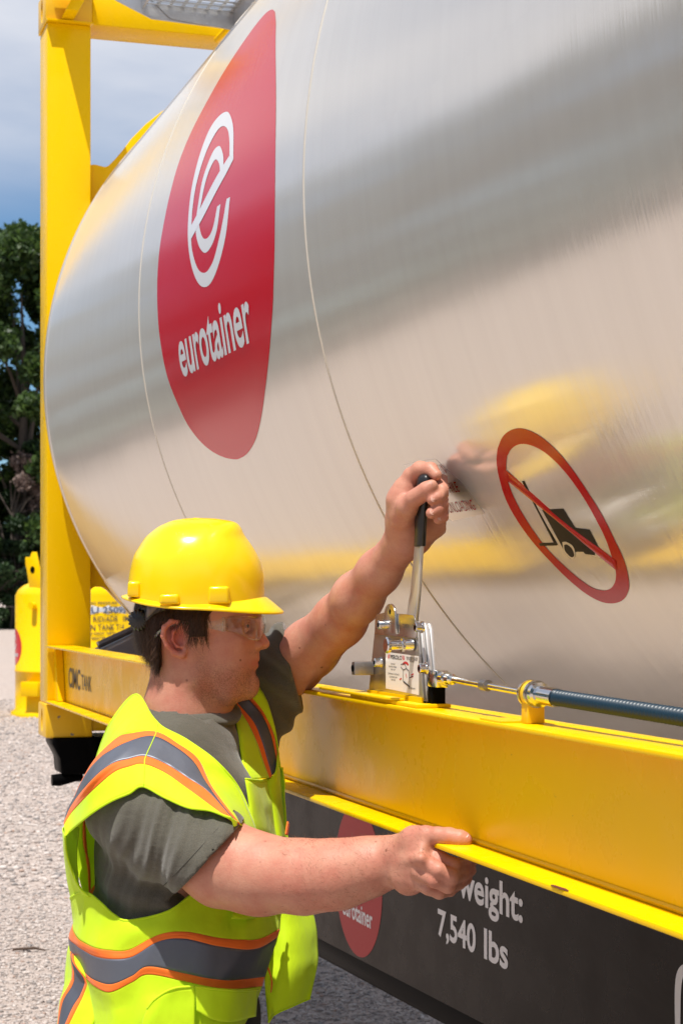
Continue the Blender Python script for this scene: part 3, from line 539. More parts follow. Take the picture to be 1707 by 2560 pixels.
# push-pull cable: clevis, rod, bulkhead bracket, hose
b = MB(); b.box(3.870, 3.915, yb + .002, yb + .022, 1.552, 1.578); b.build('clevis', M['chrome'], lever_box, bevel=.002)
b = MB(); b.tube([(3.915, yb + .012, 1.5665), (3.935, yb + .012, 1.5665), (3.9352, yb + .012, 1.5665), (3.955, yb + .012, 1.5665), (3.956, yb + .012, 1.5665), (4.235, yb + .014, 1.5600)], [.0095, .0105, .0085, .0085, .0050, .0050], 16); rod = b.build('control_rod', M['chrome'], lever_box, smooth=True)
b = MB(); b.tube([(4.075, yb + .0128, 1.5640), (4.095, yb + .0128, 1.5634)], .0082, 16); b.build('rod_sleeve', M['grey_steel'], rod, smooth=True)
b = MB(); b.tube([(4.212, yb + .014, 1.5605), (4.220, yb + .014, 1.5603), (4.238, yb + .014, 1.560)], [.0065, .0095, .0095], 16); b.build('rubber_boot', M['black_plastic'], rod, smooth=True)
cab = MB(); cab.tube([(4.238, yb + .014, 1.560), (4.243, yb + .014, 1.560)], .0185, 24); cab.build('lock_washer', M['steel'], rod, smooth=True)
cab = MB(); cab.tube([(4.244, yb + .014, 1.560), (4.258, yb + .014, 1.560)], .0165, 6); cab.build('hex_nut', M['steel'], rod, bevel=.001)
cab = MB(); cab.tube([(4.2585, yb + .014, 1.560), (4.263, yb + .014, 1.560)], .0185, 24); cab.build('lock_washer', M['steel'], rod, smooth=True)
cab = MB(); cab.tube([(4.264, yb + .014, 1.560), (4.276, yb + .014, 1.5597), (4.277, yb + .014, 1.5597), (4.325, yb + .015, 1.5585)], [.0165, .0165, .0125, .0125], 24); cab.build('ferrule', M['chrome'], rod, smooth=True)
pts = []; rad = []; 
for i in range(1500):
    t = i / 1499; x = 4.318 + 1.45 * t; z = 1.5587 - .022 * t ** 1.0 + .0 * math.sin(t * 9); pts.append((x, yb + .015 + .012 * math.sin(t * 3), z)); rad.append(.0090 + .0020 * math.cos(i * 2 * math.pi / 9))
cab = MB(); cab.tube(pts, rad, 12); cab.build('cable_hose', M['hose'], tank, smooth=True)
b = MB(); b.box(4.240, 4.262, yb + .001, yb + .026, 1.5208, 1.552); b.tube([(4.2445, yb + .014, 1.560), (4.2575, yb + .014, 1.560)], .0175, 20)
b.build('cable_bracket', M['chipped'], tank, bevel=.0015); b = MB(); b.box(4.16, 4.235, .004, .045, 1.5208, 1.5228); b.build('bracket_foot', Yl, tank)

# ------------------------------------------------------------------ chassis trailer under it
ch = empty('chassis_trailer', (2.6, 1.2, 0), 'dark painted trailer chassis under the tank with white weight lettering', 'trailer')
Bk = M['black']; Pn = M['panel']
for y, sg in ((.60, 1), (1.84, -1)):
    b = MB(); P_ = [(.75, 1.19), (.75, .69), (1.4, .700), (2.7, .736), (4.2, .77), (7.5, .77), (7.5, 1.19)]
    b.prism(P_, lambda a, c, d: (a, y + sg * d, c), 0, .012); bm_ = b.build('main_beam', Pn, ch)
    if sg > 0: beam = bm_
    b = MB(); b.prism([(.75, .689), (.75, .640), (1.424, .645), (2.442, .677), (4.2, .71), (7.5, .71), (7.5, .769), (4.2, .769), (2.7, .735), (1.4, .699)], lambda a, c, d: (a, y + sg * d, c), .004, .09); b.build('beam_flange', Bk, ch, bevel=.002)
    b = MB(); b.box(.75, 7.5, *((y + .004, y + .1) if sg > 0 else (y - .1, y - .004)), 1.1905, 1.1985); b.build('beam_flange', Bk, ch)
pf = lambda a, c: (a, .5992, c)
cir = [(1.80 + .204 * math.cos(t), .922 + .204 * math.sin(t)) for t in np.linspace(0, 2 * math.pi, 64, endpoint=False)]
d2 = fan(cir, lambda a, c: (a, .5994, c), 'logo_disc', Mat('red_print', (.34, .006, .012), .3, IOR=1.15).m, beam, 2)
put_text('eurotainer', 'logo_text', M['print_letter'], d2, lambda a, c: (a, .5988, c), (1.668, .812, 1.925, .858), .018)
# the e mark, scaled from the big one
mp_ = lambda s, a: (1.80 + (s - 2.63) * .385, .5988, .922 + (a - .043) * .385)
strip(E1O, E1I, mp_, 'logo_letter', M['print_letter'], d2, 50, 1); strip(E2O, E2I, mp_, 'logo_letter', M['print_letter'], d2, 50, 1); strip(BU, BL, mp_, 'logo_letter', M['print_letter'], d2, 20, 1)
put_text('Tare weight:', 'weight_lettering', M['print_letter'], beam, pf, (2.27, 1.000, 2.922, 1.070), .024)
put_text('7,540', 'weight_lettering', M['print_letter'], beam, pf, (2.413, .885, 2.655, .948), .024); put_text('lbs', 'weight_lettering', M['print_letter'], beam, pf, (2.705, .885, 2.842, .951), .024)
fr = [(3.60, .900), (3.60, 1.010), (3.63, 1.047), (3.68, 1.05), (3.95, 1.05), (3.98, 1.02), (3.98, .9), (3.95, .87), (3.64, .87)]; fi = [(3.618, .905), (3.622, 1.005), (3.642, 1.035), (3.68, 1.038), (3.945, 1.038), (3.965, 1.015), (3.965, .905), (3.945, .90), (3.645, .90)]
strip(fr + fr[:1], fi + fi[:1], lambda a, c: (a, .5992, c), 'plate_outline', M['print_letter'], beam, 60, 1)
put_text('www.', 'weight_lettering', M['print_ring'], beam, lambda a, c: (a, .5986, c), (3.65, .880, 3.70, .890))
# front bolster with twist locks
b = MB(); b.box(.05, .20, .19, 2.25, 1.06, 1.1985); b.build('bolster', Bk, ch, bevel=.004)
b = MB(); b.box(-2.6, .048, .75, 1.69, 1.02, 1.12); b.build('added_gooseneck', Bk, ch, bevel=.004)  # out of view; added to throw the shadow on the gravel below
b = MB(); b.box(-2.2, -2.05, .80, .95, .30, 1.02); b.box(-2.25, -2.0, .75, 1.0, .0, .04); b.box(-2.2, -2.05, .80, .95, .04, .3); b.build('landing_leg', Bk, ch)
b = MB(); b.box(.03, .215, .165, 2.27, 1.1988, 1.2045); b.build('bolster_top', M['black'], ch)
for y0, sg in ((0, 1), (W, -1)):
    yy = lambda a, b_: (y0 + a, y0 + b_) if sg > 0 else (y0 - b_, y0 - a)
    b = MB(); b.prism([(.022, 1.1995), (.022, 1.180), (.030, 1.165), (.048, 1.13), (.052, 1.085), (.056, 1.075), (.165, 1.072), (.185, 1.03), (.235, 1.035), (.235, 1.1995)], lambda a, c, d: (d, y0 + sg * a, c), .03, .19); b.build('twist_lock_housing', Bk, ch, bevel=.004)
    b = MB(); b.box(.055, .165, *yy(.052, .06), 1.085, 1.185); b.build('twist_lock_rib', Bk, ch, bevel=.003)
    b = MB(); b.tube([(.12, y0 + sg * .11, 1.078), (.12, y0 + sg * .11, 1.045)], .028, 14); b.tube([(.17, y0 + sg * .022, 1.0545), (.17, y0 + sg * .05, 1.055), (.14, y0 + sg * .13, 1.063)], [.020, .022, .014], 10); b.build('twist_lock_handle', Bk, ch, smooth=True)
for x in (1.1, 2.6, 4.4): 
    b = MB(); b.box(x, x + .1, .62, 1.82, .95, 1.15); b.build('cross_member', Bk, ch)
for x in (4.9, 6.2):
    b = MB(); b.tube([(x, .2, .50), (x, 2.24, .50)], .06, 12); b.build('axle', Bk, ch, smooth=True)
    for y in (-.0 + .12, .42, 1.75, 2.05):
        pr = [(.0, .30), (.0, .46), (.03, .50), (.12, .505), (.22, .505), (.25, .46), (.25, .30)]
        gg = np.array([[(x + r * math.cos(t), y + a, .505 + r * math.sin(t)) for t in np.linspace(0, 2 * math.pi, 40, endpoint=False)] for a, r in pr])
        w_ = loft(gg, 'wheel', M['black_plastic'], ch, close=True)
        b = MB(); b.tube([(x, y + .02, .505), (x, y + .05, .505), (x, y + .20, .505)], [.30, .20, .20], 24); b.build('rim', M['alu'], w_, smooth=True)

# ------------------------------------------------------------------ yellow pressure vessel standing behind
vc = Vector((-19.599, 3.377, 0)); VR = 0.869; VH = 1.859
ves = empty('pressure_vessel', vc, 'upright yellow pressure vessel on the gravel behind the frame, lifting lugs on top', 'vessel')
prof = [(0, VR + .06), (.05, VR + .06), (.09, VR), (.62, VR), (.625, VR + .008), (.645, VR + .008), (.65, VR), (VH - .16, VR), (VH - .08, VR - .04), (VH - .02, VR - .11), (VH + .05, VR * .7), (VH + .10, VR * .35), (VH + .11, .02)]
gg = np.array([[vc + Vector((r * math.cos(t), r * math.sin(t), z)) for t in np.linspace(0, 2 * math.pi, 96, endpoint=False)] for z, r in prof])
vs_ = loft(gg, 'vessel_body', M['yellow'], ves, close=True)
vdir = (Vector((CX, CY, 0)) - vc).normalized(); base_a = math.atan2(vdir.y, vdir.x)
def vt(a, z, off=.003): # a: angle to the right as the camera sees it
    return vc + Vector((math.cos(base_a + a), math.sin(base_a + a), 0)) * (VR + off) + Vector((0, 0, z))
def vl(px, pz): return lambda a, z: tuple(vt(a, z))
def lug(a, lean):
    c = vt(a, VH - .02, -.10); tx = Vector((-math.sin(base_a + a), math.cos(base_a + a), 0)); o_ = Vector((math.cos(base_a + a), math.sin(base_a + a), 0)); b = MB()
    P_ = [(-.06, -.10), (-.13, .2), (-.165, .30), (-.165, .40), (-.06, .40), (-.02, .47), (.05, .47), (.17, .12), (.20, -.02), (.20, -.10)]
    b.prism(P_, lambda p, q, d: c + tx * p + Vector((0, 0, q)) + o_ * d, -.02, .02); o = b.build('lifting_lug', M['yellow'], ves, bevel=.004)
    b = MB(); b.tube([c + tx * (-.0) + Vector((0, 0, .22)) + o_ * -.024, c + tx * (-.0) + Vector((0, 0, .22)) + o_ * .024], .050, 16); b.build('lug_hole', M['black'], ves)
lug(-0.889, 0); lug(-0.889 + .42, 0); lug(-0.889 + math.pi, 0)
vd = fan([(-1.421 + .30 * math.cos(t) / VR, .98 + .255 * math.sin(t)) for t in np.linspace(0, 2 * math.pi, 40, endpoint=False)], lambda a, z: tuple(vt(a, z)), 'logo_disc', M['red'], ves, 6)
put_text('eurotainer', 'logo_text', M['print_white'], vd, lambda a, z: tuple(vt(a, z, .006)), (-1.421 - .22, .84, -1.421 + .22, .9), .02)
strip(E1O, E1I, lambda s, a: tuple(vt(-1.421 + (s - 2.63) * .5 / VR, 1.0 + (a - .043) * .5, .006)), 'logo_letter', M['print_white'], vd, 50, 1)
fan([(0.0091, 1.4401), (0.2328, 1.4401), (0.5324, 1.4401), (0.9018, 1.4401), (0.9018, 1.5612), (0.5324, 1.5612), (0.2328, 1.5612), (0.0091, 1.5612)], lambda a, z: tuple(vt(a, z, .003)), 'number_plate', M['print_white'], ves, 4)
put_text('WORKING PRESSURE', 'vessel_lettering', M['print_grey'], ves, lambda a, z: tuple(vt(a, z, .006)), (-0.1018, 1.5768, 0.6903, 1.6120), 0.02)
put_text('EURU 250953', 'vessel_lettering', M['print_navy'], ves, lambda a, z: tuple(vt(a, z, .006)), (-0.1297, 1.4519, 0.9970, 1.5456), 0.01)
put_text('RID/ADR', 'vessel_lettering', M['print_grey'], ves, lambda a, z: tuple(vt(a, z, .006)), (0.2565, 1.3347, 0.7084, 1.4128), 0.01)
put_text('IMDG', 'vessel_lettering', M['print_grey'], ves, lambda a, z: tuple(vt(a, z, .006)), (0.8238, 1.3347, 1.2552, 1.4128), 0.01)
put_text('UN TANK T14', 'vessel_lettering', M['print_grey'], ves, lambda a, z: tuple(vt(a, z, .006)), (0.1388, 1.2175, 0.8444, 1.2995), 0.01)
put_text('TARE WEIGHT  2450 KG', 'vessel_lettering', M['print_grey'], ves, lambda a, z: tuple(vt(a, z, .006)), (0.1295, 1.1550, 0.6666, 1.1878), 0.03)
put_text('MAX WEIGHT 9980', 'vessel_lettering', M['print_grey'], ves, lambda a, z: tuple(vt(a, z, .006)), (0.1295, 1.0886, 0.4692, 1.1238), 0.03)
b = MB(); c = vt(-0.727, .0, .0); tx = Vector((-math.sin(base_a + -0.727), math.cos(base_a + -0.727), 0)); o_ = Vector((math.cos(base_a + -0.727), math.sin(base_a + -0.727), 0))
b.add([c + tx * p + o_ * q + Vector((0, 0, z)) for p in (-.16, .16) for q in (-.05, .12) for z in (.30, .50)], [(0, 1, 3, 2), (4, 6, 7, 5), (0, 4, 5, 1), (2, 3, 7, 6), (0, 2, 6, 4), (1, 5, 7, 3)]); b.build('fork_pocket', M['yellow'], ves, bevel=.01)
b = MB(); b.tube([vt(-0.727 + .0, VH - .30, .02), vt(-0.727, VH - .30, .09)], .05, 12); b.build('valve_stub', M['yellow'], ves, smooth=True)

# ------------------------------------------------------------------ the worker
# modelled in a frame standing at his feet: x to the right of the view, y away from the camera, z up
PO = Vector((CX, CY, 0)) + Dv * 3.12 + Rv * (-.262)
person = empty('person', PO, 'worker in yellow hard hat, clear glasses and lime vest, left hand on the lever', 'person')
person.rotation_euler = (0, 0, math.atan2(Rv.y, Rv.x)); PM = wmat(person)
def pt(u, v, d): return np.array([(u - U0) / FPX * d + .262, d - 3.12, CZ + (V0 - v) / FPX * d])
def zl(l, ox, oy, k): return [pt(ox + a * k, oy + b * k, d) for a, b, d in l]
def plink(name, me, mat, parent=None, smooth=True):
    o = bpy.data.objects.new(name, me); sc.collection.objects.link(o)
    if mat is not None: me.materials.append(mat)
    o.parent = parent or person
    if smooth: me.shade_smooth()
    return o
class Field:
    def __init__(s, lo, hi, h):
        s.lo = np.array(lo, float); s.h = h; s.n = np.ceil((np.array(hi) - s.lo) / h).astype(int) + 1; s.a = np.full(s.n, .5, np.float32)
    def blk(s, lo, hi):
        i0 = np.clip(np.floor((lo - s.lo) / s.h).astype(int), 0, s.n); i1 = np.clip(np.ceil((hi - s.lo) / s.h).astype(int) + 1, 0, s.n)
        if np.any(i1 <= i0): return None
        sl = tuple(slice(a, b) for a, b in zip(i0, i1))
        g = [(s.lo[k] + s.h * np.arange(i0[k], i1[k])).astype(np.float32) for k in range(3)]
        return sl, g[0][:, None, None], g[1][None, :, None], g[2][None, None, :]
    def op(s, sl, d, k, mode):
        o = s.a[sl]
        if mode == 'add':
            if k > 0: hh = np.clip(.5 + .5 * (o - d) / k, 0, 1); s.a[sl] = o + (d - o) * hh - k * hh * (1 - hh)
            else: s.a[sl] = np.minimum(o, d)
        elif mode == 'sub':
            d = -d
            if k > 0: hh = np.clip(.5 - .5 * (o - d) / k, 0, 1); s.a[sl] = o + (d - o) * hh + k * hh * (1 - hh)
            else: s.a[sl] = np.maximum(o, d)
    def cone(s, a, b, ra, rb, k=.01, mode='add', sq=None):
        """rounded cone; sq=(axis vector, factor) squashes distances along an axis"""
        a = np.array(a, float); b = np.array(b, float); pad = max(ra, rb) * (1.0 if sq is None else max(1, 1 / sq[1])) + k * 2 + 3 * s.h
        q = s.blk(np.minimum(a, b) - pad, np.maximum(a, b) + pad)
        if q is None: return
        sl, X, Y, Z = q; ab = b - a; L2 = max(ab @ ab, 1e-9); px, py, pz = X - a[0], Y - a[1], Z - a[2]
        t = np.clip((px * ab[0] + py * ab[1] + pz * ab[2]) / L2, 0, 1); dx, dy, dz = px - t * ab[0], py - t * ab[1], pz - t * ab[2]
        if sq is not None:
            w = np.array(sq[0], float); w /= np.linalg.norm(w); dd = dx * w[0] + dy * w[1] + dz * w[2]; e = sq[1] ** 2 - 1
            dist = np.sqrt(np.maximum(dx * dx + dy * dy + dz * dz + e * dd * dd, 0))
        else: dist = np.sqrt(dx * dx + dy * dy + dz * dz)
        s.op(sl, (dist - (ra + t * (rb - ra))).astype(np.float32), k, mode)
    def ell(s, c, r, k=.01, mode='add', R=None):
        c = np.array(c, float); r = np.array(r, float); pad = r.max() + k * 2 + 3 * s.h; q = s.blk(c - pad, c + pad)
        if q is None: return
        sl, X, Y, Z = q; p = [X - c[0], Y - c[1], Z - c[2]]
        if R is not None: R = np.array(R); p = [p[0] * R[0][j] + p[1] * R[1][j] + p[2] * R[2][j] for j in range(3)]
        k0 = np.sqrt(sum((p[j] / r[j]) ** 2 for j in range(3))); k1 = np.sqrt(sum((p[j] / r[j] ** 2) ** 2 for j in range(3)))
        s.op(sl, (k0 * (k0 - 1) / np.maximum(k1, 1e-6)).astype(np.float32), k, mode)
    def chain(s, P, R_, k=.008, mode='add', sq=None):
        for i in range(len(P) - 1): s.cone(P[i], P[i + 1], R_[i], R_[i + 1], k, mode, sq)
    def grid(s): return [(s.lo[k] + s.h * np.arange(s.n[k])).astype(np.float32).reshape([-1 if j == k else 1 for j in range(3)]) for k in range(3)]
    def plane(s, p, n, k=0):
        """keep the side the normal points away from"""
        X, Y, Z = s.grid(); n = np.array(n, float); n /= np.linalg.norm(n); s.a = np.maximum(s.a, ((X - p[0]) * n[0] + (Y - p[1]) * n[1] + (Z - p[2]) * n[2]).astype(np.float32))
    def extract(s):
        a = s.a; ins = a < 0; n = np.array(a.shape); c = np.zeros(n - 1, np.int8)
        for i in (0, 1):
            for j in (0, 1):
                for k in (0, 1): c += ins[i:n[0] - 1 + i, j:n[1] - 1 + j, k:n[2] - 1 + k]
        act = (c > 0) & (c < 8); ids = np.full(n - 1, -1, np.int64); I = np.argwhere(act); ids[act] = np.arange(len(I)); acc = np.zeros((len(I), 3)); cnt = np.zeros(len(I))
        for ax in range(3):
            o1, o2 = [x for x in range(3) if x != ax]
            for i in (0, 1):
                for j in (0, 1):
                    b = I.copy(); b[:, o1] += i; b[:, o2] += j; e = b.copy(); e[:, ax] += 1
                    va = a[tuple(b.T)]; vb = a[tuple(e.T)]; m = (va < 0) != (vb < 0); t = va[m] / (va[m] - vb[m]); q = b[m].astype(float); q[:, ax] += t; acc[m] += q; cnt[m] += 1
        V_ = acc / cnt[:, None] * s.h + s.lo; F = []
        for ax in range(3):
            o1, o2 = (ax + 1) % 3, (ax + 2) % 3; sl0 = [slice(None)] * 3; sl1 = [slice(None)] * 3; sl0[ax] = slice(0, -1); sl1[ax] = slice(1, None)
            ch_ = ins[tuple(sl0)] != ins[tuple(sl1)]; E = np.argwhere(ch_); E = E[(E[:, o1] > 0) & (E[:, o2] > 0) & (E[:, o1] < n[o1] - 1) & (E[:, o2] < n[o2] - 1)]
            def sh(d1, d2): q = E.copy(); q[:, o1] += d1; q[:, o2] += d2; return ids[tuple(q.T)]
            Q = np.stack([sh(-1, -1), sh(0, -1), sh(0, 0), sh(-1, 0)], 1); fl = ins[tuple(E.T)]; Q[~fl] = Q[~fl][:, ::-1]; Q = Q[(Q >= 0).all(1)]; F.append(Q)
        return V_, np.concatenate(F)
def wob(p, f, seed=0):
    """cheap smooth noise from summed sines, -1..1"""
    r = np.random.default_rng(seed); o = np.zeros(np.shape(p)[:-1])
    for i in range(6): k = r.normal(size=3); k *= f * (1 + .35 * i) / np.linalg.norm(k); o += np.sin(p @ k + r.uniform(0, 6.3)) / (1 + .3 * i)
    return o / 2.6

# --- head: profile measured in units of the photograph, .000205 m each
HK = .0002055; HX0, HZ0 = 717, 1110; hc = pt(280 + HX0 * .2934, 1270 + HZ0 * .2934, 3.2)
def hp(x, y, dy=0.0): return hc + np.array([(x - HX0) * HK, dy, (HZ0 - y) * HK])
hf = Field(hp(150, 2000, -.14), hp(1420, 480, .14), .0016)
hf.ell(hp(715, 880), (.1000, .078, .088), .02); hf.ell(hp(930, 870), (.060, .062, .060), .03)
hf.ell(hp(985, 1180), (.0515, .058, .078), .02); hf.ell(hp(640, 1120), (.075, .068, .055), .03)
for sg in (-1, 1):
    hf.chain([hp(690, 1260, sg * .056), hp(735, 1430, sg * .052), hp(980, 1560, sg * .036), hp(1150, 1545, sg * .012)], [.016, .018, .017, .016], .022)
    hf.ell(hp(1010, 1130, sg * .044), (.028, .018, .018), .02); hf.ell(hp(930, 1330, sg * .046), (.040, .018, .034), .025); hf.ell(hp(1035, 1400, sg * .028), (.024, .020, .03), .02)
hf.ell(hp(860, 1480), (.065, .045, .032), .02); hf.ell(hp(1140, 1475), (.0205, .023, .0205), .014); hf.ell(hp(1150, 1530), (.015, .017, .011), .010)
hf.ell(hp(1118, 1300), (.0240, .026, .033), .016)
hf.cone(hp(1187, 948, -.026), hp(1187, 948, .026), .0115, .0115, .014); hf.ell(hp(1150, 880), (.018, .05, .028), .02)
for sg in (-1, 1): hf.ell(hp(1178, 1012, sg * .034), (.017, .016, .012), .010, 'sub'); hf.ell(hp(1118, 1000, sg * .033), (.0142, .0135, .0130), .003)
hf.cone(hp(1190, 1000), hp(1262, 1105), .0075, .0085, .010); hf.cone(hp(1262, 1105), hp(1296, 1155), .0085, .0096, .006)
for sg in (-1, 1): hf.ell(hp(1230, 1168, sg * .0125), (.0120, .0065, .0078), .006); hf.ell(hp(1262, 1190, sg * .0065), (.0065, .0032, .0032), .002, 'sub')
hf.ell(hp(1228, 1175), (.013, .011, .0075), .006)
hf.cone(hp(1212, 1235), hp(1216, 1275), .0065, .0065, .007)
hf.chain([hp(1165, 1312, -.021), hp(1200, 1292, -.010), hp(1214, 1288, 0), hp(1200, 1292, .010), hp(1165, 1312, .021)], [.003, .0058, .0062, .0058, .003], .004)
hf.chain([hp(1160, 1335, -.020), hp(1192, 1345, -.011), hp(1206, 1348, 0), hp(1192, 1345, .011), hp(1160, 1335, .020)], [.003, .0066, .0072, .0066, .003], .004)
hf.chain([hp(1128, 1322, -.027), hp(1180, 1320, -.018), hp(1250, 1316, -.006), hp(1255, 1316, .006), hp(1180, 1320, .018), hp(1128, 1322, .027)], [.0018, .0016, .0016, .0016, .0016, .0018], .003, 'sub')
hf.ell(hp(1262, 1402), (.0075, .020, .0065), .008, 'sub')
for sg in (-1, 1): hf.chain([hp(1082, 1004, sg * .050), hp(1140, 998, sg * .047), hp(1180, 1002, sg * .038), hp(1194, 1010, sg * .026)], [.0010, .0017, .0017, .0010], .0010, 'sub')
# neck and shoulders' root
hf.chain([hp(660, 1230), hp(655, 1500), hp(610, 1760), hp(600, 2010)], [.062, .0635, .069, .080], .02)
hf.chain([hp(900, 1580, 0), hp(830, 1760, 0)], [.026, .030], .03)
hf.cone(hp(640, 1350, -.050), hp(840, 1750, -.030), .010, .012, .02)
# ear
for sg in (-1, 1):
    e = lambda x, y, o: hp(x, y, sg * (.0705 + o))
    hf.ell(e(590, 1105, -.002), (.017, .0065, .030), .004)
    hf.chain([e(640, 1035, .004), e(605, 965, .011), e(545, 962, .015), e(490, 1010, .0175), e(478, 1080, .0165), e(510, 1160, .013), e(570, 1225, .009), e(625, 1245, .008)], [.0032, .0042, .0046, .0046, .0044, .0042, .0050, .0058], .003)
    hf.chain([e(640, 1235, .007), e(655, 1205, .005), e(650, 1150, .003)], [.0058, .004, .003], .004)
    hf.chain([e(600, 1010, .008), e(560, 1050, .010), e(555, 1110, .009), e(590, 1165, .0075), e(630, 1170, .006)], [.003, .0032, .0032, .0034, .0036], .003)
    hf.ell(e(610, 1100, .0085), (.0085, .0075, .0125), .003, 'sub')
hV, hF = hf.extract()

# --- near arm (his right): upper arm, elbow, forearm, hand hooked under the flange
S3, E3 = pt(330, 2010, 3.0), pt(655, 2186, 2.86)
af = Field(pt(455, 2330, 3.06) - [0, .24, 0], pt(1215, 2000, 2.98) + [.0, .12, 0], .0021)
af.lo = np.array([-.02, -.60, 1.14]); af = Field([.0, -.56, 1.13], [.47, -.02, 1.40], .0021)
wr = pt(985, 2150, 2.76)
af.chain([pt(430, 2065, 2.95), pt(560, 2160, 2.895), pt(650, 2184, 2.86), pt(760, 2192, 2.82), pt(850, 2185, 2.79), pt(930, 2165, 2.77), wr], [.070, .0635, .0565, .0520, .0475, .0385, .0315], .03)
af.ell(pt(650, 2215, 2.87), (.035, .03, .028), .04)
H = pt
af.chain([wr, H(1035, 2140, 2.725), H(1062, 2118, 2.70)], [.030, .024, .0165], .02); af.chain([wr, H(1035, 2150, 2.71), H(1060, 2146, 2.68)], [.028, .022, .0158], .014)
af.chain([wr, H(1030, 2175, 2.715), H(1052, 2178, 2.68)], [.027, .022, .0150], .014); af.chain([H(990, 2165, 2.76), H(1022, 2198, 2.72), H(1042, 2204, 2.695)], [.025, .021, .0140], .014)
af.chain([H(1030, 2170, 2.75), H(1060, 2170, 2.74)], [.024, .018], .02)
af.chain([H(1060, 2128, 2.690), H(1100, 2148, 2.672), H(1133, 2164, 2.668), H(1158, 2160, 2.70), H(1182, 2152, 2.735)], [.0132, .0112, .0116, .0100, .0085], .0045)
af.chain([H(1058, 2152, 2.672), H(1095, 2176, 2.652), H(1128, 2192, 2.655), H(1156, 2186, 2.69), H(1176, 2176, 2.725)], [.0134, .0114, .0118, .0100, .0086], .0040)
af.chain([H(1050, 2180, 2.675), H(1085, 2201, 2.656), H(1120, 2215, 2.660), H(1146, 2208, 2.69), H(1166, 2198, 2.72)], [.0128, .0108, .0110, .0095, .0082], .0040)
af.chain([H(1040, 2204, 2.69), H(1070, 2221, 2.674), H(1098, 2231, 2.676), H(1124, 2226, 2.70), H(1142, 2216, 2.73)], [.0118, .0096, .0098, .0086, .0075], .0040)
af.chain([H(1000, 2124, 2.735), H(1035, 2100, 2.705), H(1066, 2090, 2.685)], [.0225, .0180, .0140], .016)
af.chain([H(1064, 2090, 2.686), H(1095, 2089, 2.674), H(1122, 2092, 2.667), H(1150, 2097, 2.660), H(1163, 2100, 2.658)], [.0150, .0122, .0130, .0122, .0102], .005)
for a, b in (((1055, 2120, 2.672), (1015, 2135, 2.71)), ((1052, 2146, 2.655), (1010, 2150, 2.70))): af.cone(H(*a), H(*b), .006, .004, .014)
aV, aF = af.extract()

# --- far arm (his left): raised to the lever
lf_ = Field([.09, -.34, 1.44], [.43, .40, 1.94], .0021); wl = pt(1010, 1350, 2.985)
lf_.chain([pt(640, 1730, 3.42), pt(735, 1657, 3.33), pt(775, 1622, 3.28), pt(850, 1550, 3.20), pt(894, 1494, 3.13), pt(948, 1429, 3.06), wl], [.058, .0525, .0500, .0445, .0415, .0345, .0285], .02)
lf_.chain([wl, H(1012, 1300, 2.955), H(1010, 1250, 2.93), H(1015, 1218, 2.925)], [.029, .0275, .0245, .0175], .02)
lf_.chain([H(1030, 1345, 2.985), H(1052, 1300, 2.975), H(1066, 1250, 2.965), H(1062, 1212, 2.955)], [.026, .026, .0235, .0185], .018)
lf_.chain([H(1050, 1345, 2.98), H(1084, 1308, 2.955), H(1100, 1270, 2.945)], [.019, .0205, .0165], .014)
lf_.chain([H(1052, 1200, 2.945), H(1090, 1235, 2.945), H(1106, 1262, 2.94)], [.0155, .0155, .0135], .012)
lf_.chain([H(1014, 1222, 2.925), H(1028, 1190, 2.918), H(1050, 1174, 2.905), H(1076, 1174, 2.887), H(1091, 1188, 2.873)], [.0165, .0130, .0128, .0110, .0088], .006)
lf_.chain([H(1078, 1196, 2.925), H(1104, 1206, 2.905), H(1106, 1226, 2.875), H(1094, 1243, 2.862), H(1080, 1250, 2.858)], [.0130, .0125, .0112, .0098, .0086], .0035)
lf_.chain([H(1098, 1222, 2.935), H(1116, 1232, 2.91), H(1113, 1252, 2.882), H(1094, 1273, 2.865), H(1078, 1283, 2.860)], [.0125, .0122, .0112, .0100, .0090], .0035)
lf_.chain([H(1106, 1250, 2.935), H(1122, 1262, 2.912), H(1120, 1278, 2.889), H(1105, 1292, 2.875), H(1095, 1298, 2.870)], [.0115, .0110, .0102, .0092, .0082], .0035)
lf_.chain([H(1008, 1290, 2.925), H(1018, 1266, 2.897), H(1034, 1247, 2.880), H(1050, 1237, 2.872), H(1066, 1224, 2.864), H(1079, 1214, 2.860)], [.0215, .0165, .0125, .0122, .0114, .0092], .008)
lV, lF = lf_.extract()

# --- hidden core of the body, coarse, so that the figure is whole
tf = Field([-.30, -.30, .80], [.22, .42, 1.60], .009)
tc = pt(440, 2060, 3.17)
tf.ell(tc, (.115, .165, .20), .05); tf.ell(pt(455, 2360, 3.14), (.12, .155, .24), .06)
SN, SF_ = pt(345, 2000, 3.02), pt(600, 1795, 3.40)
tf.chain([pt(460, 1890, 3.2), SN], [.06, .07], .05); tf.chain([pt(470, 1890, 3.2), SF_ - [0, 0, .01]], [.06, .06], .05); tf.cone(SN, pt(430, 2065, 2.95), .068, .066, .03); tf.cone(SF_, pt(640, 1730, 3.42), .06, .06, .03)
tV, tF = tf.extract()
vs = [hV, aV, lV, tV]; fs = []; off = 0
for v_, f_ in ((hV, hF), (aV, aF), (lV, lF), (tV, tF)): fs.append(f_ + off); off += len(v_)
me = npmesh('body', np.concatenate(vs), np.concatenate(fs))
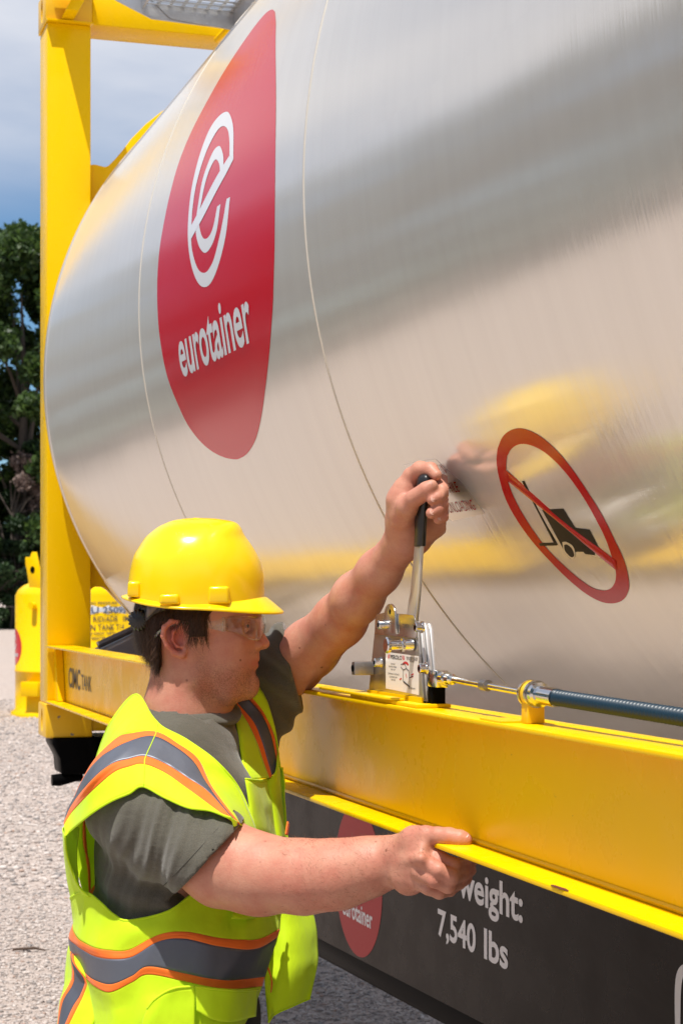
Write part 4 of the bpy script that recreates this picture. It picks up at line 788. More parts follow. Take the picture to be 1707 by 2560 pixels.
def skin():
    m = Mat('skin', (.50, .21, .12), .5); m.b.inputs['Subsurface Weight'].default_value = .06; m.b.inputs['Subsurface Radius'].default_value = (.9, .35, .2); m.b.inputs['Subsurface Scale'].default_value = .006
    n1 = m.noise(26, detail=5); c = m.mix(m.ramp(n1, [(.35, 0), (.7, 1)]), (.55, .265, .18), (.48, .175, .12))
    n3 = m.noise(300, detail=2); c = m.mix(m.math('MULTIPLY', m.ramp(n3, [(.45, 0), (.6, 1)]), .16), c, (.38, .15, .10))
    vo = m.n('TexVoronoi', Scale=34.0); vo.inputs['Randomness'].default_value = 1; m.l(m.co(), vo.inputs['Vector'])
    fr_ = m.math('MULTIPLY', m.ramp(vo.outputs['Distance'], [(.055, 1), (.10, 0)]), m.ramp(m.noise(11), [(.48, 0), (.56, 1)])); c = m.mix(m.math('MULTIPLY', fr_, .85), c, (.17, .055, .03))
    at = m.n('Attribute', attribute_name='red'); c = m.mix(m.math('MULTIPLY', at.outputs['Fac'], .6), c, (.50, .085, .07))
    bt = m.n('Attribute', attribute_name='beard'); sp_ = m.noise(420, detail=2, rough=.7); c = m.mix(m.math('MULTIPLY', bt.outputs['Fac'], m.ramp(sp_, [(.45, .04), (.62, .55)])), c, (.16, .065, .028))
    m.base(c); b = m.bump(m.noise(150, detail=4, rough=.65), .34, .0016); m.bump(m.noise(480, detail=2), .35, .0007, b); m.rough(m.ramp(n1, [(.3, .42), (.7, .58)])); m.b.inputs['Specular IOR Level'].default_value = .4
    return m.m
M['skin'] = skin()
body = plink('body', me, M['skin'])
P = np.concatenate(vs); q = (P - hc) / HK; X_, Z_ = q[:, 0] + HX0, HZ0 - q[:, 2]; isH = np.zeros(len(P)); isH[:len(hV)] = 1
def gs(x0, z0, sx, sz): return np.exp(-((X_ - x0) / sx) ** 2 - ((Z_ - z0) / sz) ** 2)
ss = lambda x, a, b: np.clip((x - a) / (b - a), 0, 1)
beard = isH * np.clip(ss(Z_, 1270, 1420) * ss(X_, 660, 800) * (1 - ss(Z_, 1600, 1720)) * .9 + .8 * gs(1215, 1225, 50, 22) + .5 * gs(780, 1250, 60, 80) + .6 * gs(1170, 1440, 90, 40) + (1 - ss(X_, 430, 520)) * ss(Z_, 1350, 1400) * (1 - ss(Z_, 1480, 1600)) * .8, 0, 1) * (1 - np.clip(gs(1225, 1318, 60, 32) * 1.3, 0, 1)) * (Z_ > 1180)
red = isH * np.clip(gs(560, 1080, 110, 190) * 1.1 + .5 * gs(1290, 1150, 60, 60) + .35 * gs(950, 1200, 150, 120) + .75 * gs(1220, 1318, 45, 34), 0, 1)
for nm, a_ in (('beard', beard), ('red', red)): at = me.attributes.new(nm, 'FLOAT', 'POINT'); at.data.foreach_set('value', a_.astype(np.float32))
# nails
M['nail'] = Mat('fingernail', (.62, .36, .29), .3).m
def nail(c, ax, nrm, l=.0062, w=.0048):
    c = Vector(c); ax = Vector(ax).normalized(); nrm = Vector(nrm); nrm = (nrm - ax * nrm.dot(ax)).normalized(); s_ = ax.cross(nrm); vs = [c + nrm * .0007]; fs = []
    for r_ in (.55, 1):
        for k in range(14): t = 2 * math.pi * k / 14; vs.append(c + ax * math.cos(t) * l * r_ + s_ * math.sin(t) * w * r_ - nrm * (.0012 * r_ * r_ * abs(math.sin(t)) ** 2))
    fs = [(0, 1 + k, 1 + (k + 1) % 14) for k in range(14)] + [(1 + k, 15 + k, 15 + (k + 1) % 14, 1 + (k + 1) % 14) for k in range(14)]
    m_ = bpy.data.meshes.new('fingernail'); m_.from_pydata([tuple(v) for v in vs], [], fs); m_.update(); plink('fingernail', m_, M['nail'], body)
def nl(tip, prev, r, toward=(0, -1, .15), k=.90):
    a, b = Vector(H(*tip)), Vector(H(*prev)); ax = a - b; n_ = Vector(toward); n_ = (n_ - ax.normalized() * n_.dot(ax.normalized())).normalized(); nail(a + n_ * r * k, ax, n_)
nl((1079, 1214, 2.860), (1066, 1224, 2.864), .0098, (-.25, -1, .5)); nl((1080, 1250, 2.858), (1094, 1243, 2.862), .0090, (-.2, -1, -.1)); nl((1078, 1283, 2.860), (1094, 1273, 2.865), .0094, (-.1, -1, 0)); nl((1095, 1298, 2.870), (1105, 1292, 2.875), .0086, (-.1, -1, 0)); nl((1160, 2099, 2.658), (1147, 2096, 2.660), .0110, (0, -.75, 1))
# --- eye
M['eye'] = Mat('eye_white', (.42, .36, .33), .25).m; M['iris'] = Mat('iris', (.03, .03, .035), .15).m
def ball(c, r, name, mat, par, sx=(1, 1, 1), n=20):
    g_ = np.array([[(c[0] + r * sx[0] * math.sin(a) * math.cos(t), c[1] + r * sx[1] * math.sin(a) * math.sin(t), c[2] + r * sx[2] * math.cos(a)) for t in np.linspace(0, 2 * math.pi, n, endpoint=False)] for a in np.linspace(.01, math.pi - .01, n // 2 + 2)])
    idx = np.arange(g_.shape[0] * n).reshape(-1, n); idx = np.concatenate([idx, idx[:, :1]], 1); f_ = np.stack([idx[:-1, :-1], idx[:-1, 1:], idx[1:, 1:], idx[1:, :-1]], -1).reshape(-1, 4)
    return plink(name, npmesh(name, g_.reshape(-1, 3), f_), mat, par)
for sg in (-1, 1):
    eb = ball(hp(1117, 1001, sg * .0325), .0120, 'eye', M['eye'], body); ball(hp(1166, 1002, sg * .0375), .0052, 'iris', M['iris'], eb, (.5, 1, 1), 12)
    up_ = MB(); 
    for (y0, r_, col) in ((984, .0011, 0), ):
        P_ = [hp(1062 + 8, 1003, sg * .0425), hp(1105, y0 + (4 if y0 < 1000 else -2), sg * .0425), hp(1150, y0, sg * .0385), hp(1182, y0 + 3, sg * .030), hp(1176, 1000, sg * .021)]
        up_.tube([tuple(p) for p in crs(P_, 14)], [r_] * 14, 8)
    m_ = up_.mesh('eyelash'); plink('eyelash', m_, M['iris'], body)
    br = MB(); P_ = crs([hp(1075, 962, sg * .049), hp(1130, 935, sg * .044), hp(1185, 930, sg * .034), hp(1228, 945, sg * .018)], 26); rr_ = random.Random(2)
    for i in range(150):
        t = rr_.random(); p = P_[int(t * 25)] + np.array([rr_.uniform(-.002, .002), 0, rr_.uniform(-.003, .003)]) + np.array([.001, sg * .001, 0]); d_ = np.array([-.006, sg * .001, .003]) * rr_.uniform(.6, 1.2); br.tube([tuple(p), tuple(p + d_)], [.00035, .0001], 3, False)
    plink('eyebrow', br.mesh('eyebrow'), Mat('brow_hair', (.035, .018, .009), .5).m, body)

# --- hair: a cap that follows the skull plus strands
M['hair'] = Mat('brown_hair', (.030, .014, .007), .5, Specular_IOR_Level=.2).m
rf = Field(hp(180, 1480, -.12), hp(1120, 620, .12), .0022)
rf.ell(hp(700, 900), (.104, .0835, .093), .02); rf.ell(hp(600, 1060), (.075, .074, .060), .03); rf.ell(hp(530, 1240), (.048, .060, .035), .03)
for sg in (-1, 1): rf.cone(hp(760, 900, sg * .068), hp(775, 1060, sg * .0665), .010, .0045, .012); rf.cone(hp(700, 950, sg * .070), hp(735, 1050, sg * .069), .009, .004, .012)
Xg, Yg, Zg = rf.grid(); xu = (Xg - hc[0]) / HK + HX0; zu = HZ0 - (Zg - hc[2]) / HK
front = 900 - np.clip(zu - 860, 0, 400) * .9                     # hair ends in front along a slanting line, and round the ear
cutp = np.maximum(xu - np.where(zu < 1000, front + 20, 10000), -1e9); keep = (xu < front) | ((xu < 830) & (zu < 1085) & (xu > 690)) ; keep &= ~((xu > 455) & (xu < 690) & (zu > 960)) ; keep &= ~((zu > 1230 + (xu - 300) * .9)) ; keep &= ~((zu > 1150) & (xu > 520))
rf.a = np.maximum(rf.a, np.where(keep, -1, .004).astype(np.float32)); rv, rf_ = rf.extract()
hair = plink('hair', npmesh('hair', rv, rf_), M['hair'])
hs = MB(); r1 = random.Random(8); HV = []; HF = []
nn = rv[(rv[:, 1] < hc[1] + .05)]
zz_ = HZ0 - (nn[:, 2] - hc[2]) / HK; xx_ = (nn[:, 0] - hc[0]) / HK + HX0; sel = nn[(zz_ > 760) & ((xx_ < 860))]
rg = np.random.default_rng(4); S_ = sel[rg.integers(0, len(sel), 5200)]
def strands(S_, flow, L0, L1, w, rg):
    n = len(S_); L_ = rg.uniform(L0, L1, n); c = hc + np.array([-.005, 0, .02]); out_ = S_ - c; out_[:, 2] *= .3; out_ /= np.linalg.norm(out_, axis=1)[:, None]
    d = flow(S_) + rg.normal(size=(n, 3)) * .16; d /= np.linalg.norm(d, axis=1)[:, None]; side = np.cross(d, out_); side /= np.linalg.norm(side, axis=1)[:, None] + 1e-9; V_ = []
    for k in range(5):
        t = k / 4; p = S_ + d * (L_ * t)[:, None] + out_ * (.0008 + .0040 * np.sin(t * 2.2) * rg.uniform(.3, 1.2, n))[:, None] + side * (.003 * rg.normal(size=n) * t * t)[:, None]; ww = w * (1 - t * .85)
        V_ += [p - side * ww, p + side * ww]
    V_ = np.stack(V_, 1); f = np.array([(2 * k, 2 * k + 1, 2 * k + 3, 2 * k + 2) for k in range(4)]); F_ = f[None] + (np.arange(n) * 10)[:, None, None]; return V_.reshape(-1, 3), F_.reshape(-1, 4)
def flow(S_):
    x = (S_[:, 0] - hc[0]) / HK + HX0; z = HZ0 - (S_[:, 2] - hc[2]) / HK; d = np.stack([np.where(x > 640, -.25, np.where(x < 420, .12, -.35)), S_[:, 1] * 0, -np.ones(len(S_))], 1); d[:, 0] += np.where((x > 690) & (z > 940), .3, 0); return d
sv, sf = strands(S_, flow, .010, .030, .00042, rg)
plink('hair_strands', npmesh('hair_strands', sv, sf), Mat('hair_strand', (.060, .028, .013), .4, Specular_IOR_Level=.25).m, hair)
tip = sel[((sel[:, 0] - hc[0]) / HK + HX0 < 520) & (HZ0 - (sel[:, 2] - hc[2]) / HK > 1130)]
if len(tip):
    sv, sf = strands(tip[rg.integers(0, len(tip), 700)], flow, .012, .026, .0005, rg); plink('hair_strands', npmesh('hair_strands', sv, sf), M['hair'], hair)
# fine short hair along the forearm and stubble at the nape
def fuzz(V_, sel_, n, L_, w, d, name, mat, seed):
    r_ = np.random.default_rng(seed); Q = V_[sel_]; 
    if not len(Q): return
    S__ = Q[r_.integers(0, len(Q), n)] + r_.normal(size=(n, 3)) * .0008; dd = np.array(d) + r_.normal(size=(n, 3)) * .5; dd /= np.linalg.norm(dd, axis=1)[:, None]; s_ = np.cross(dd, [0, -1, .2]); s_ /= np.linalg.norm(s_, axis=1)[:, None]; LL = (L_ * r_.uniform(.4, 1.1, n))[:, None]
    V2 = np.stack([S__ - s_ * w, S__ + s_ * w, S__ + dd * LL], 1).reshape(-1, 3); plink(name, npmesh(name, V2, np.arange(n * 3).reshape(n, 3)), mat, body, False)
M['fuzz'] = Mat('fine_hair', (.18, .085, .035), .4).m
px_ = lambda V_: V_[:, 0]
fuzz(aV, (aV[:, 0] > .17) & (aV[:, 0] < .40), 2600, .011, .00013, (-.5, -.4, .5), 'arm_hair', M['fuzz'], 1)
hx_ = (hV[:, 0] - hc[0]) / HK + HX0; hz_ = HZ0 - (hV[:, 2] - hc[2]) / HK
fuzz(hV, (beard[:len(hV)] > .35) & (hV[:, 1] < hc[1]), 1500, .0045, .00012, (.4, -.4, -.9), 'stubble', Mat('stubble_hair', (.10, .045, .02), .5).m, 2)

# --- hard hat
hat_c = np.array([hp(717, 750)])[0]
def hatpt(x, y, dy=0.0): return hp(x, y, dy)
yh = Mat('hat_plastic', (.90, .60, .003), .20); yh.b.inputs['Specular IOR Level'].default_value = .5; yh.rough(yh.ramp(yh.noise(22, detail=7, rough=.7), [(.35, .16), (.62, .22), (.75, .42)])); yb1 = yh.bump(yh.noise(14, detail=2), .06, .002); yh.bump(yh.noise(380, detail=2), .05, .0004, yb1); yh.b.inputs['Subsurface Weight'].default_value = .05
M['hat'] = yh.m
FR = [(583, 0), (581, 60), (573, 190), (543, 300), (483, 410), (413, 510), (385, 572), (345, 618), (283, 640), (210, 652), (133, 660), (0, 664)]
BK = [(578, 18), (575, 85), (562, 190), (527, 330), (480, 410), (427, 490), (380, 535), (317, 585), (260, 615), (197, 640), (110, 656), (0, 664)]
SD = [(535, -45), (533, 50), (520, 170), (495, 290), (455, 395), (405, 480), (355, 535), (300, 578), (235, 612), (165, 636), (90, 650), (0, 656)]
m1 = 36; nth = 120; FR_, BK_, SD_ = crs(FR, m1), crs(BK, m1), crs(SD, m1); hg = []
for i in range(m1):
    row = []
    for t in np.linspace(0, 2 * math.pi, nth, endpoint=False):
        c, s_ = math.cos(t), math.sin(t); A_ = FR_[i] if c > 0 else BK_[i]; w = abs(c) ** 1.6
        r_ = A_[0] * (abs(c) ** 1.0) if False else (w * A_[0] + (1 - w) * SD_[i][0]); z_ = w * A_[1] + (1 - w) * SD_[i][1]
        ridge = 9 * math.exp(-((s_ / .22) ** 2)) * math.sin(min(1, i / m1 * 1.4) * math.pi) ** 1
        row.append(hatpt(717 + r_ * c, 750 - z_ - ridge, r_ * s_ * HK))
    hg.append(row)
# brim: outside of the shell foot, out and down, then back under
def brim(t, k):
    c, s_ = math.cos(t), math.sin(t); A_ = FR_[0] if c > 0 else BK_[0]; w = abs(c) ** 1.6; r_ = w * A_[0] + (1 - w) * SD_[0][0]; z_ = w * A_[1] + (1 - w) * SD_[0][1]
    f = max(0, c); ext = 52 + 108 * f ** 2.2 - 0 * (c < 0); drp = 22 + 108 * f ** 1.6 - (8 if c < -.6 else 0) * min(1, (-c - .6) / .3 if c < -.6 else 0)
    r2 = r_ + ext * k; z2 = z_ - drp * (k ** 1.1); return r2, z2
rows = []
for k, th in ((0, 0), (.15, 0), (.5, 0), (.85, 0), (1, 0), (1.02, -8), (1.0, -18), (.9, -20), (.3, -20), (-.05, -20)):
    rows.append([hatpt(717 + brim(t, k)[0] * math.cos(t), 750 - brim(t, k)[1] - th, brim(t, k)[0] * math.sin(t) * HK) for t in np.linspace(0, 2 * math.pi, nth, endpoint=False)])
def plo(g_, name, mat, par=None, close=True, thick=0):
    g_ = np.asarray(g_); m, n = g_.shape[:2]; idx = np.arange(m * n).reshape(m, n)
    if close: idx = np.concatenate([idx, idx[:, :1]], 1)
    f_ = np.stack([idx[:-1, :-1], idx[:-1, 1:], idx[1:, 1:], idx[1:, :-1]], -1).reshape(-1, 4); o = plink(name, npmesh(name, g_.reshape(-1, 3), f_), mat, par)
    if thick: md = o.modifiers.new('thickness', 'SOLIDIFY'); md.thickness = thick; md.offset = 0
    return o
# the hat sits rolled a little towards the camera
def roll(G, a=math.radians(3.0)):
    G = np.asarray(G, float); p = G - hat_c; y = p[..., 1] * math.cos(a) - p[..., 2] * math.sin(a); z = p[..., 1] * math.sin(a) + p[..., 2] * math.cos(a); return np.stack([p[..., 0], y, z], -1) + hat_c
hat = plo(roll(hg), 'hard_hat', M['hat']); plo(roll(rows), 'brim', M['hat'], hat)
def hblock(x0, x1, y0, y1, out_, top=.72, r=.004, base=None):
    b = MB(); xs = (x0, x1); cx_ = (x0 + x1) / 2; vs = []
    for dy_, k in ((.0, 1), (-out_, .84)):
        for x, y in ((x0, y1), (x1, y1), (x1, y0), (x0, y0)): vs.append(tuple(roll(hatpt(cx_ + (x - cx_) * (k if y == y1 else k * .88), (y0 + y1) / 2 + (y - (y0 + y1) / 2) * (1 if k == 1 else .92), base + dy_))))
    b.add(vs, [(0, 1, 2, 3), (7, 6, 5, 4), (0, 4, 5, 1), (1, 5, 6, 2), (2, 6, 7, 3), (3, 7, 4, 0)]); me_ = b.mesh('accessory_slot'); o = plink('accessory_slot', me_, M['hat'], hat)
    md = o.modifiers.new('b', 'BEVEL'); md.width = r; md.segments = 3
hblock(840, 1046, 642, 790, .014, base=-.0955); hblock(165, 292, 608, 745, .026, base=-.050); hblock(450, 636, 706, 790, .010, base=-.1090)
# suspension: head band, rear ratchet
b = MB(); b.tube([tuple(roll(hp(285, 960, -.030))), tuple(roll(hp(285, 960, .03)))], .015, 16); ok = b.mesh('suspension'); sus = plink('suspension', ok, M['black_plastic'], hat)
gk = []; 
for yy_, r_ in ((-.062, .0), (-.062, .0145), (-.058, .0180), (-.030, .0180), (-.026, .014)):
    gk.append([hp(262, 952, yy_) + np.array([(r_ * (1 + .07 * math.cos(t * 16))) * math.cos(t), 0, (r_ * (1 + .07 * math.cos(t * 16))) * math.sin(t)]) for t in np.linspace(0, 2 * math.pi, 96, endpoint=False)])
plo(gk, 'ratchet_knob', M['black_plastic'], sus)
st_ = [[hp(x, y0 + (x - 300) * 0, dy), hp(x, y1, dy)] for x, y0, y1, dy in ((235, 870, 1000, -.02), (270, 820, 1000, -.045), (330, 800, 960, -.064), (400, 790, 900, -.074), (520, 790, 860, -.082), (640, 800, 845, -.086))]
plo(st_, 'nape_strap', M['black_plastic'], sus, False, .002)
plo([[hp(x, y0, dy), hp(x, y1, dy)] for x, y0, y1, dy in ((340, 800, 930, -.078), (370, 800, 910, -.081), (430, 805, 850, -.084), (470, 808, 815, -.087))], 'strap_buckle', M['dark_grey'], sus, False, .0015)

# --- safety glasses
gm = Mat('clear_lens', (.96, .95, .92), .03); gm.b.inputs['Transmission Weight'].default_value = 0; 
tr = gm.n('BsdfTransparent'); tr.inputs[0].default_value = (.93, .93, .92, 1); gl = gm.n('BsdfGlossy'); gl.inputs['Roughness'].default_value = .04; lw = gm.n('LayerWeight', Blend=.32); mx = gm.n('MixShader')
gm.l(gm.math('ADD', gm.math('MULTIPLY', lw.outputs['Fresnel'], .5), .02), mx.inputs[0]); gm.l(tr.outputs[0], mx.inputs[1]); gm.l(gl.outputs[0], mx.inputs[2]); gm.l(mx.outputs[0], gm.t.nodes['Material Output'].inputs[0])
M['lens'] = gm.m
fg = Mat('frosted_clear_plastic', (.75, .75, .74), .2); tr = fg.n('BsdfTransparent'); mx = fg.n('MixShader'); mx.inputs[0].default_value = .20; fg.l(tr.outputs[0], mx.inputs[1]); fg.l(fg.b.outputs[0], mx.inputs[2]); fg.l(mx.outputs[0], fg.t.nodes['Material Output'].inputs[0]); M['frost'] = fg.m
lens_rows = []
for t in np.linspace(-1, 1, 41):
    a = abs(t); x = 1300 - 300 * a ** 3.0 - 12 * a; dy = .068 * math.copysign(math.sin(min(a, 1) * math.pi / 2) ** .9, t)
    top = 915 + 8 * a; bot = 975 + 150 * math.sin(min(1, a * 1.25) * math.pi) ** .8 * (1 if a < .8 else 1) ; bot = np.interp(a, [0, .12, .3, .5, .68, .8, .9, 1.0], [985, 1010, 1085, 1125, 1120, 1085, 1060, 1040])
    lens_rows.append([hp(x + 6 * (1 - s_ * s_), top + (bot - top) * (s_ + 1) / 2, dy) for s_ in np.linspace(-1, 1, 9)])
gls = plo(lens_rows, 'safety_glasses', M['lens'], None, False, .0018)
for sg in (-1, 1):
    tmpl = [[hp(x, y0, sg * dy), hp(x, (y0 + y1) / 2, sg * (dy + .0006)), hp(x, y1, sg * dy)] for x, y0, y1, dy in ((990, 925, 1050, .0700), (935, 925, 1040, .0715), (870, 928, 1022, .0735), (800, 942, 1005, .0755), (720, 953, 990, .0765), (640, 962, 982, .0775))]
    plo(tmpl, 'temple', M['frost'], gls, False, .0018)
    tip_ = [[hp(x - 9, y - 4, sg * dy), hp(x + 11, y + 6, sg * dy)] for x, y, dy in ((640, 970, .079), (560, 985, .084), (500, 1010, .086), (458, 1035, .081), (425, 1062, .077), (405, 1088, .074))]
    plo(crs(tip_, 16), 'temple_tip', M['frost'], gls, False, .002)
    b = MB(); 
    for y in (945, 965, 985, 1005): b.tube([tuple(hp(965, y, sg * .0735)), tuple(hp(1000 + 10, y, sg * .0712))], .0004, 6)
    b.tube([tuple(hp(968, 925, sg * .0735)), tuple(hp(968, 1045, sg * .0735))], .0009, 6); plink('hinge_rib', b.mesh('hinge_rib'), M['frost'], gls)

# --- T-shirt: torso, collar and two loose sleeves with creases
def shirtmat():
    m = Mat('olive_cotton', (.085, .078, .060), .85); n1 = m.noise(900, detail=2); m.base(m.mix(m.ramp(n1, [(.35, 0), (.65, 1)]), (.056, .051, .036), (.100, .091, .068))); m.b.inputs['Sheen Weight'].default_value = .25; m.b.inputs['Sheen Roughness'].default_value = .5
    b = m.bump(m.noise(14, m.co((1, 1, 2.4)), 4), .35, .010); m.bump(n1, .4, .0008, b); return m.m
M['shirt'] = shirtmat()
sf_ = Field([-.32, -.32, .86], [.30, .44, 1.66], .0038)
sf_.ell(pt(440, 2060, 3.17), (.128, .178, .215), .06); sf_.ell(pt(450, 2360, 3.14), (.140, .172, .26), .08); sf_.ell(pt(560, 2120, 3.14), (.06, .10, .13), .05)
sf_.chain([pt(462, 1880, 3.19), SN + [0, 0, .006]], [.070, .082], .05); sf_.chain([pt(490, 1885, 3.23), SF_ + [0, 0, -.006]], [.068, .072], .04)
sf_.cone(pt(466, 1740, 3.2), pt(462, 1830, 3.2), .073, .082, .02)
hem = pt(524, 2142, 2.905); ax = pt(524, 2142, 2.905) - pt(345, 2000, 3.03); axt = ax / np.linalg.norm(ax); ax = np.array([.73, -.02, -.68]); ax /= np.linalg.norm(ax)
sf_.chain([SN, pt(430, 2065, 2.965), hem + axt * .03], [.088, .083, .0775], .03)
hem2 = pt(734, 1668, 3.345); ax2 = pt(734, 1668, 3.345) - pt(600, 1760, 3.42); ax2t = ax2 / np.linalg.norm(ax2); ax2 = np.array([.98, -.02, .195]); ax2 /= np.linalg.norm(ax2)
sf_.chain([SF_, pt(650, 1722, 3.39), hem2 + ax2t * .03], [.080, .078, .077], .03); sf_.cone(pt(655, 1690, 3.37), pt(735, 1650, 3.325) + ax2t * .02, .066, .070, .02); sf_.cone(pt(600, 1830, 3.38), pt(705, 1735, 3.37), .06, .045, .03)
Xs, Ys, Zs = sf_.grid(); PP = np.stack(np.broadcast_arrays(Xs, Ys, Zs), -1).astype(np.float32)
def fold(seed, f, amp): return (wob(PP, f, seed) * amp).astype(np.float32)
# creases round the sleeve: waves along the arm axis, warped
tt = (PP - SN) @ ax.astype(np.float32); rad_ = PP - SN - tt[..., None] * ax.astype(np.float32); side_ = rad_[..., 2] * .8 - rad_[..., 1] * .2
ph = tt * 95 + side_ * 70 + wob(PP, 16, 5).astype(np.float32) * 2.2; wgt = np.exp(-((tt - .05) / .10) ** 2)
nkd = np.clip((np.sqrt((Xs - pt(466, 1760, 3.2)[0]) ** 2 + (Ys - pt(466, 1760, 3.2)[1]) ** 2) - .085) / .05, 0, 1).astype(np.float32)
sf_.a += (-(.0050 * wgt * (np.sin(ph) ** 3)) * np.clip(.4 - rad_[..., 1] * 12, 0, 1)).astype(np.float32) + fold(3, 34, .0030) * nkd
t2 = (PP - SF_) @ ax2.astype(np.float32); sf_.a += (.0045 * np.exp(-((t2 - .08) / .10) ** 2) * np.sin(t2 * 80 + Zs * 90 + wob(PP, 14, 9) * 2)).astype(np.float32)
# folds hanging under the armpit and across the belly
sf_.a += fold(31, 15, .0045) * nkd
sf_.a += (.0070 * np.exp(-((Zs - 1.13) / .07) ** 2) * np.sin(Zs * 115 + Xs * 40 + wob(PP, 9, 12) * 2.5) * (Ys < .0)).astype(np.float32)
dh = ((PP - hem) @ ax.astype(np.float32)); near_arm = np.sqrt(((PP - hem - dh[..., None] * ax.astype(np.float32)) ** 2).sum(-1)) < .13
nrA = near_arm & (dh > -.02); sf_.a = np.where(nrA, np.maximum(sf_.a, dh), sf_.a)
dh2 = ((PP - hem2) @ ax2.astype(np.float32)); near2 = np.sqrt(((PP - hem2 - dh2[..., None] * ax2.astype(np.float32)) ** 2).sum(-1)) < .13; sf_.a = np.where(near2 & (dh2 > -.02), np.maximum(sf_.a, dh2), sf_.a)
# hollow ends of the sleeves
sf_.cone(hem + axt * .0, hem + axt * .06, .056, .070, .004, 'sub')
del PP, tt, rad_, side_, ph, wgt, t2, dh, dh2, near_arm, near2, nrA
# neck opening: a tilted plane through the collar
c1, c2, c3 = pt(470, 1797, 3.115), pt(345, 1745, 3.21), pt(590, 1752, 3.20); nc = np.cross(c3 - c1, c2 - c1); nc = nc if nc[2] > 0 else -nc; nc /= np.linalg.norm(nc)
dn = ((Xs - c1[0]) * nc[0] + (Ys - c1[1]) * nc[1] + (Zs - c1[2]) * nc[2]); ncx = pt(466, 1760, 3.2); rn = np.sqrt((Xs - ncx[0]) ** 2 + (Ys - ncx[1]) ** 2 + 0 * Zs)
sf_.a = np.where(rn < .100, np.maximum(sf_.a, dn + .004), sf_.a).astype(np.float32)
sV, sF = sf_.extract(); shirt = plink('t_shirt', npmesh('t_shirt', sV, sF), M['shirt'])
# collar band
kk = np.linspace(0, 2 * math.pi, 72, endpoint=False); e1 = (c3 - c2) / np.linalg.norm(c3 - c2); e2 = np.cross(nc, e1); cc = ncx + nc * ((c1 - ncx) @ nc)
# the band rides on the shirt where it meets the neck
def probe(F_, o, d, r0, r1, n=60):
    for r_ in np.linspace(r1, r0, n):
        i = np.round((o + d * r_ - F_.lo) / F_.h).astype(int)
        if np.all(i >= 0) and np.all(i < F_.n) and F_.a[tuple(i)] < 0: return r_
    return r0
RC = .083; hh_ = np.array([probe(sf_, cc + (e1 * math.cos(k) + e2 * math.sin(k)) * RC, nc, -.05, .05, 100) for k in kk]); hh_ = np.clip(hh_, -.02, .03)
for _ in range(14): hh_ = (np.roll(hh_, 1) + hh_ * 2 + np.roll(hh_, -1)) / 4
cg = []
for o_, z_ in ((-.010, -.006), (-.0095, .004), (-.0070, .0075), (-.002, .0065), (.006, .0025), (.012, -.0015), (.0135, -.005), (.012, -.010)): cg.append([cc + (e1 * math.cos(k) + e2 * math.sin(k)) * (RC + o_) + nc * (z_ + h_) for k, h_ in zip(kk, hh_)])
plo(cg, 'collar_band', M['shirt'], shirt)
# stitching line near the near sleeve's hem
for off_ in (-.022,):
    o1 = np.cross(ax, [0, 0, 1]); o1 /= np.linalg.norm(o1); o2 = np.cross(ax, o1); DD = [o1 * math.cos(k) + o2 * math.sin(k) for k in np.linspace(0, 2 * math.pi, 70, endpoint=False)]; RR = np.array([probe(sf_, hem + ax * off_, d_, .06, .1, 120) for d_ in DD])
    for _ in range(3): RR = (np.roll(RR, 1) + RR * 2 + np.roll(RR, -1)) / 4
    P_ = [tuple(hem + ax * off_ + d_ * (r_ - .0002)) for d_, r_ in zip(DD, RR)]
    b = MB(); b.tube(P_ + P_[:1], .0008, 5, False); plink('hem_stitch', b.mesh('hem_stitch'), Mat('stitch_thread', (.05, .046, .036), .9).m, shirt)

# --- trousers and boots, below the frame
tr_ = Field([-.34, -.40, 0.02], [.34, .42, 1.06], .011)
hipN, hipF = np.array([-.02, -.09, .92]), np.array([-.01, .09, .92])
for hp_, kn, an in ((hipN, np.array([.0, -.13, .50]), np.array([-.04, -.14, .06])), (hipF, np.array([.06, .13, .50]), np.array([.05, .14, .06]))): tr_.chain([hp_, kn, an], [.105, .075, .062], .03)
tr_.ell((-.01, 0, .97), (.135, .175, .14), .06); tr_.plane((0, 0, 1.04), (0, 0, 1)); v_, f_ = tr_.extract(); plink('trousers', npmesh('trousers', v_, f_), Mat('dark_denim', (.03, .03, .035), .85).m)
for c_ in ((-.01, -.14, 0), (.08, .14, 0)):
    bf = Field([c_[0] - .14, c_[1] - .09, -.01], [c_[0] + .24, c_[1] + .09, .22], .007); bf.ell((c_[0] - .03, c_[1], .06), (.06, .05, .07), .03); bf.cone((c_[0] - .03, c_[1], .07), (c_[0] - .04, c_[1], .17), .055, .055, .02); bf.cone((c_[0], c_[1], .045), (c_[0] + .15, c_[1], .035), .048, .045, .03); bf.plane((0, 0, .002), (0, 0, -1)); v_, f_ = bf.extract(); plink('boot', npmesh('boot', v_, f_), Mat('boot_leather', (.06, .035, .02), .6).m)

